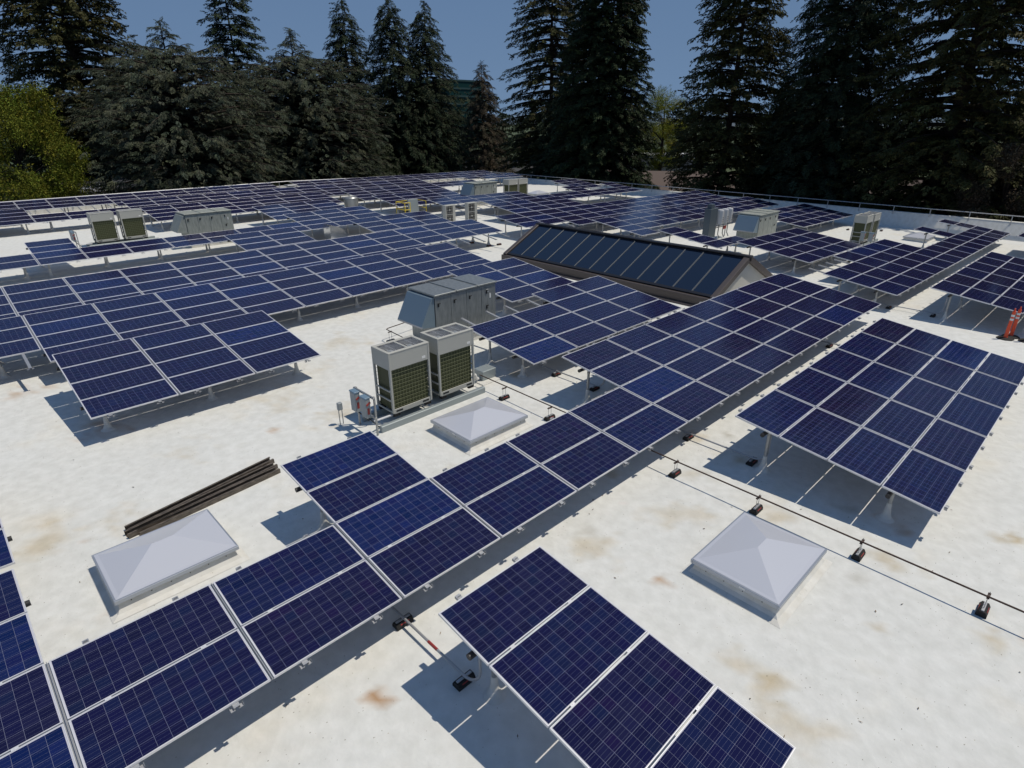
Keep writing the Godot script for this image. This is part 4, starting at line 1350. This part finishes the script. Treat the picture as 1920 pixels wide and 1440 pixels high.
# style: R radius, H height, base crown start, shape exponent, gap chance, rise of the limbs, spray size, whorl step, limbs per whorl
func conifer(label, x, z, H, R, o: Dictionary):
	var r := RandomNumberGenerator.new(); r.seed = hash(label)
	var t = thing("conifer_tree", label, "tree", Vector3(x, GROUND, z), "tall conifers round the building")
	var tb = MB.new()
	var lean = Vector3(r.randf_range(-0.02, 0.02), 0, r.randf_range(-0.02, 0.02))
	var tr = o.get("trunk", 0.42)
	var pth = []; var rad = []
	for i in 9:
		var q = i / 8.0
		pth.append(Vector3(0, -0.2 + (H + 0.1) * q, 0) + lean * H * q + Vector3(r.randf_range(-0.08, 0.08), 0, r.randf_range(-0.08, 0.08)))
		rad.append(lerp(tr, 0.03, pow(q, 0.85)) * (1.25 if i == 0 else 1.0))
	tb.tube(pth, rad, 12)
	part(tb, "trunk", "bark", t)
	var lb = MB.new()
	var xf = []; var cols = []
	var base = o.get("base", 1.5); var expo = o.get("expo", 0.8); var step = o.get("step", 0.55); var nl = o.get("limbs", 7)
	var gap = o.get("gap", 0.12); var rise = o.get("rise", 0.1); var size = o.get("size", 1.1); var droop = o.get("droop", 0.25)
	var dense = o.get("dense", 1.0); var dome = o.get("dome", 0.0)
	var lobes = []
	for i in 7: lobes.append([r.randf() * TAU, r.randf_range(0.0, H), r.randf_range(0.75, 1.22)])
	var fn := FastNoiseLite.new()
	fn.seed = r.randi() % 10000; fn.frequency = o.get("clump", 0.16); fn.fractal_octaves = 2
	var shape = func(q):
		var prof = pow(max(0.0, 1.0 - q), expo)
		if dome > 0.0:
			var qd = q / dome
			prof = 0.0 if qd >= 1.0 else pow(max(0.0, 1.0 - pow(abs(qd - 0.34) / 0.68, 2.6)), 0.55)
			prof = max(prof, 0.20 * (1.0 - q) / (1.0 - dome) if q > dome * 0.8 else 0.0)
		if q < 0.12: prof *= lerp(0.78, 1.0, q / 0.12)
		return prof
	# outer sprays that close the crown between the limbs, in clumps
	var want = int(o.get("fill", 1.0) * 2.6 * R * (H - base))
	for i in want:
		var q = r.randf()
		if r.randf() > shape.call(q) + 0.08: continue
		if dome > 0.0 and q > dome * 0.97 and r.randf() < 0.8: continue
		var a = r.randf() * TAU
		var yy = lerp(base, H, q)
		var nz = fn.get_noise_3d(cos(a) * R * 1.2, yy * 1.5, sin(a) * R * 1.2)
		if nz < o.get("open", -0.25): continue
		var rad2 = max(0.2, R * shape.call(q) * (0.80 + 0.35 * nz) * (1.0 - 0.35 * r.randf() * r.randf()))
		var d = Vector3(cos(a), 0, sin(a))
		var dv = (d + Vector3(r.randf_range(-0.6, 0.6), r.randf_range(-0.55, 0.45), r.randf_range(-0.6, 0.6))).normalized()
		var sc = size * r.randf_range(0.6, 1.05)
		xf.append(Transform3D(aim(dv, r).scaled(Vector3(sc, sc, sc)), Vector3(0, yy, 0) + lean * yy + d * rad2))
		var g = r.randf_range(0.7, 1.25)
		cols.append(Color(g * r.randf_range(0.9, 1.15), g, g * r.randf_range(0.85, 1.1)))
	var y = base
	while y < H - 0.15:
		var q = (y - base) / (H - base)
		var prof = shape.call(q)
		var n = max(3, int(round(nl * (0.45 + 0.55 * prof))))
		var off = r.randf() * TAU
		for k in n:
			if r.randf() < gap: continue
			if dome > 0.0 and q > dome and r.randf() < 0.45: continue
			var a = off + TAU * k / n + r.randf_range(-0.3, 0.3)
			var amp = 1.0
			for lo in lobes:
				var da = abs(wrapf(a - lo[0], -PI, PI))
				if da < 0.7 and abs(y - lo[1]) < H * 0.12: amp = lerp(lo[2], 1.0, da / 0.7)
			var L = max(0.35, R * prof * amp * r.randf_range(0.72, 1.12))
			var d = Vector3(cos(a), 0, sin(a))
			var o0 = Vector3(0, y + r.randf_range(-0.25, 0.25), 0) + lean * y
			var segs = 4
			var lp = []
			var rs = rise * r.randf_range(0.5, 1.5)
			for s in segs + 1:
				var u = float(s) / segs
				lp.append(o0 + d * (L * u) + Vector3(0, L * (rs * u - droop * u * u), 0))
			lb.tube(lp, [0.02 + 0.02 * L, 0.018 + 0.014 * L, 0.014 + 0.010 * L, 0.012 + 0.005 * L, 0.008], 4, false)
			var cnt = int(ceil(L / (0.40 * size) * dense)) + 1
			for s in cnt:
				var u = lerp(o.get("bare", 0.18), 1.0, (s + r.randf()) / cnt)
				if u > 1.0: u = 1.0
				var fi = min(segs - 1, int(u * segs)); var fu = u * segs - fi
				var p = lp[fi].lerp(lp[fi + 1], fu)
				var dd = (lp[fi + 1] - lp[fi]).normalized()
				var sd = d.cross(Vector3.UP) * r.randf_range(-1.0, 1.0)
				var dirv = (dd * r.randf_range(0.35, 1.0) + sd * (1.05 - 0.5 * u) + Vector3(0, r.randf_range(-0.35, 0.15) - o.get("hang", 0.1), 0)).normalized()
				var sc = size * r.randf_range(0.7, 1.25) * (0.75 + 0.35 * (1.0 - u))
				sc = min(sc, 0.35 + L * 0.5)
				xf.append(Transform3D(aim(dirv, r).scaled(Vector3(sc, sc, sc)), p + Vector3(r.randf_range(-0.1, 0.1), r.randf_range(-0.12, 0.12), r.randf_range(-0.1, 0.1))))
				var g = r.randf_range(0.7, 1.25)
				cols.append(Color(g * r.randf_range(0.9, 1.15), g, g * r.randf_range(0.85, 1.1)))
		y += step * r.randf_range(0.8, 1.2)
	# leader
	for s in 8:
		var dv = Vector3(r.randf_range(-0.5, 0.5), r.randf_range(0.3, 1.0), r.randf_range(-0.5, 0.5))
		xf.append(Transform3D(aim(dv, r).scaled(Vector3(0.6, 0.6, 0.6)), Vector3(0, H - 0.2 - s * 0.12, 0) + lean * H)); cols.append(Color(1, 1, 1))
	part(lb, "limbs", "bark", t)
	crown_node(t, with_mat(o["spray"], o["leaf"]), xf, cols)
	return t

func leafy_tree(label, x, z, H, R, leaf, seed_, called := "leafy_tree", n_lobes := 26, per := 95):
	var r := RandomNumberGenerator.new(); r.seed = seed_
	var t = thing(called, label, "tree" if H > 6.0 else "shrub", Vector3(x, GROUND, z))
	var tb = MB.new()
	tb.tube([Vector3(0, -0.2, 0), Vector3(0.1, H * 0.25, 0), Vector3(0, H * 0.5, 0.1), Vector3(-0.1, H * 0.8, 0)], [R * 0.06 + 0.05, R * 0.05 + 0.03, R * 0.03 + 0.02, 0.03], 10)
	var xf = []; var cols = []
	for i in n_lobes:
		var a = r.randf() * TAU; var v = r.randf()
		var rr = R * sqrt(r.randf()) * 0.78 * sqrt(max(0.05, 1.0 - pow(abs(v - 0.42) / 0.62, 2.0)))
		var c = Vector3(cos(a) * rr, H * (0.16 + 0.74 * v), sin(a) * rr)
		var lr = R * r.randf_range(0.17, 0.30)
		tb.tube([Vector3(0, min(c.y * 0.8, H * 0.55), 0), c * Vector3(0.5, 1, 0.5) - Vector3(0, lr * 0.4, 0), c], [0.09, 0.06, 0.02], 5, false)
		for k in per:
			var d = Vector3(r.randfn(), r.randfn() * 0.8 + 0.1, r.randfn()).normalized()
			var p = c + d * lr * pow(r.randf(), 0.4)
			var s = r.randf_range(0.55, 1.05)
			xf.append(Transform3D(Basis(Vector3(r.randf(), 1, r.randf()).normalized(), r.randf() * TAU).scaled(Vector3(s, s, s)), p))
			var g = r.randf_range(0.7, 1.3)
			cols.append(Color(g * r.randf_range(0.8, 1.25), g, g))
	part(tb, "trunk", "bark", t)
	crown_node(t, with_mat(leaf_a, leaf), xf, cols)
	return t

var leaf_a
func build_trees():
	var red_a = needle_spray(101, 15, 0.16, 0.055)
	var red_b = needle_spray(102, 14, 0.30, 0.06, 0.12)
	var ced = needle_spray(103, 18, 0.34, 0.034, 0.08)
	var deo = needle_spray(104, 16, 0.42, 0.05, 0.06)
	var drk = needle_spray(105, 16, 0.25, 0.06)
	leaf_a = leaf_spray(106, 26)
	# beyond the cedar side parapet
	leafy_tree("bright yellow green leafy tree beyond the cedar side parapet", 7.8, -70.5, 15.8, 7.3, "leaf_bright", 61, "leafy_tree", 34, 150)
	var rw = {"spray": red_b, "leaf": "leaf_redwood", "expo": 0.42, "gap": 0.22, "rise": 0.22, "droop": 0.28, "size": 1.1, "step": 0.62, "limbs": 8, "trunk": 0.5, "base": 2.0, "bare": 0.2, "dense": 1.2, "fill": 6.5, "open": -0.12, "clump": 0.14}
	var rwl = rw.duplicate()
	rwl["base"] = 6.5
	conifer("tall olive redwood behind the bright leafy tree", 16.8, -83.0, 33.0, 8.0, rwl)
	var cd = {"spray": ced, "leaf": "leaf_cedar", "expo": 0.6, "gap": 0.06, "rise": 0.40, "droop": 0.30, "size": 0.92, "step": 0.50, "limbs": 12, "base": 0.8, "dome": 0.86, "trunk": 0.45, "hang": 0.05, "dense": 1.0, "fill": 8.5, "open": -0.26, "clump": 0.2}
	conifer("broad grey green cedar closest to the bright leafy tree", 22.2, -71.5, 21.0, 10.4, cd)
	conifer("broad grey green cedar between the other cedar and the dark spires", 37.6, -75.5, 21.8, 10.8, cd)
	conifer("slender dark redwood standing far behind the cedars", 42.2, -105.0, 35.0, 7.0, {"spray": red_a, "leaf": "leaf_dark", "expo": 0.5, "gap": 0.2, "rise": 0.15, "droop": 0.2, "size": 1.3, "step": 0.75, "limbs": 7, "base": 2.0, "dense": 1.3})
	var dd = {"spray": deo, "leaf": "leaf_deodar", "expo": 0.72, "gap": 0.10, "rise": 0.2, "droop": 0.32, "size": 1.1, "step": 0.55, "limbs": 8, "base": 0.6, "dense": 1.15, "fill": 2.8, "open": -0.15}
	conifer("dark spire conifer right beside the second grey cedar", 51.6, -88.0, 27.8, 8.6, dd)
	conifer("dark spire conifer, the nearer twin of the close pair", 54.8, -80.0, 27.3, 9.6, dd)
	conifer("dark spire conifer, the twin next to the brown topped tree", 58.9, -79.0, 27.2, 9.0, dd)
	conifer("brown topped small conifer before the green glass block", 75.4, -85.0, 20.9, 6.6, {"spray": ced, "leaf": "leaf_brown", "expo": 0.7, "gap": 0.10, "rise": 0.3, "droop": 0.4, "size": 1.0, "step": 0.55, "limbs": 8, "base": 0.8, "dense": 1.2})
	var lw = dd.duplicate()
	lw["expo"] = 0.5
	conifer("dark bushy conifer low between the spire pair and brown topped tree", 66.0, -88.0, 15.5, 6.8, lw)
	conifer("dark bushy conifer low between the grey cedars", 30.5, -80.0, 14.5, 6.0, lw)
	conifer("dark bushy conifer low behind the spire pair", 47.0, -78.5, 15.0, 6.4, lw)
	conifer("dark bushy conifer low behind the olive redwood", 5.0, -100.0, 16.5, 6.5, lw)
	conifer("dark bushy conifer between the olive redwood and first cedar", 27.0, -93.0, 16.0, 6.0, lw)
	# beyond the railed wall
	var rs = {"spray": red_a, "leaf": "leaf_redwood", "expo": 0.4, "gap": 0.22, "rise": -0.02, "droop": 0.14, "size": 1.15, "step": 0.85, "limbs": 9, "trunk": 0.55, "base": 2.0, "bare": 0.2, "dense": 1.35, "fill": 0.8, "open": 0.1}
	conifer("tall sparse redwood with tiered limbs over the parapet corner", 72.2, -65.6, 36.0, 9.4, rs)
	conifer("dense dark green conifer beside the sparse tiered redwood", 65.5, -51.2, 34.0, 7.8, {"spray": drk, "leaf": "leaf_dark", "expo": 0.5, "gap": 0.05, "rise": 0.2, "droop": 0.3, "size": 1.15, "step": 0.5, "limbs": 10, "base": 0.8, "trunk": 0.5, "dense": 1.2, "fill": 4.5, "open": -0.2})
	conifer("dark bushy conifer low below the sparse tiered redwood", 68.0, -58.5, 17.0, 7.0, lw)
	leafy_tree("sunlit yellow green tree glimpsed between two dark conifers", 104.0, -66.8, 17.6, 6.4, "leaf_gold", 67, "leafy_tree", 24, 80)
	conifer("tall brown green redwood with open crown beyond the railed wall", 66.0, -34.2, 33.0, 6.6, rw)
	conifer("tall dark deodar with feathered limbs beyond the railed wall", 66.5, -23.4, 31.0, 7.4, {"spray": deo, "leaf": "leaf_deodar", "expo": 0.45, "gap": 0.10, "rise": 0.15, "droop": 0.25, "size": 1.1, "step": 0.6, "limbs": 9, "base": 0.8, "trunk": 0.5, "dense": 1.2, "fill": 4.5, "open": -0.2})
	conifer("massive redwood with thick trunk nearest the railed wall", 65.5, -13.6, 36.0, 9.2, {"spray": red_b, "leaf": "leaf_redwood", "expo": 0.35, "gap": 0.24, "rise": 0.1, "droop": 0.22, "size": 1.1, "step": 0.65, "limbs": 9, "trunk": 0.85, "base": 1.5, "bare": 0.2, "dense": 1.2, "fill": 4.5, "open": -0.12})
	leafy_tree("brownish leafy shrub tree by the massive redwood", 62.6, -8.2, 11.0, 4.8, "leaf_brown", 71, "leafy_tree", 22, 90)
	conifer("dark bushy conifer low between the deodar and the open redwood", 71.0, -29.5, 15.5, 5.6, lw)
	conifer("dark bushy conifer low behind the massive redwood", 73.0, -9.5, 16.0, 6.0, lw)
	conifer("dark conifer behind the massive redwood", 76.0, -5.5, 27.0, 7.6, dd)
	conifer("dark conifer far behind the deodar", 86.0, -33.0, 19.0, 6.4, dd)
	conifer("tall dark conifer past the end of the railed wall view", 66.0, 3.0, 25.0, 7.0, dd)
	# distant wood that reads as one mass
	var r := RandomNumberGenerator.new(); r.seed = 88
	var xf = []; var cols = []
	for i in 46:
		var a = lerp(-0.35, 1.75, i / 45.0)
		var D = r.randf_range(165.0, 215.0)
		var c = Vector3(sin(a) * D, GROUND, -cos(a) * D)
		var H = r.randf_range(13.0, 19.0); var R = r.randf_range(5.0, 8.0)
		for k in 150:
			var v = r.randf()
			var rr = R * (1.0 - 0.6 * v) * sqrt(r.randf())
			var b = r.randf() * TAU
			var p = c + Vector3(cos(b) * rr, v * H, sin(b) * rr)
			var s = r.randf_range(2.2, 3.8)
			xf.append(Transform3D(aim(Vector3(cos(b), r.randf_range(-0.5, 0.6), sin(b)), r).scaled(Vector3(s, s, s)), p))
			var g = r.randf_range(0.6, 1.2)
			cols.append(Color(g, g, g))
	var w = crown_node(self, with_mat(drk, "leaf_far"), xf, cols, numbered("distant_wood"))
	w.set_meta("kind", "stuff")
	tag(w, "distant belt of trees closing the view behind the conifers", "wood")
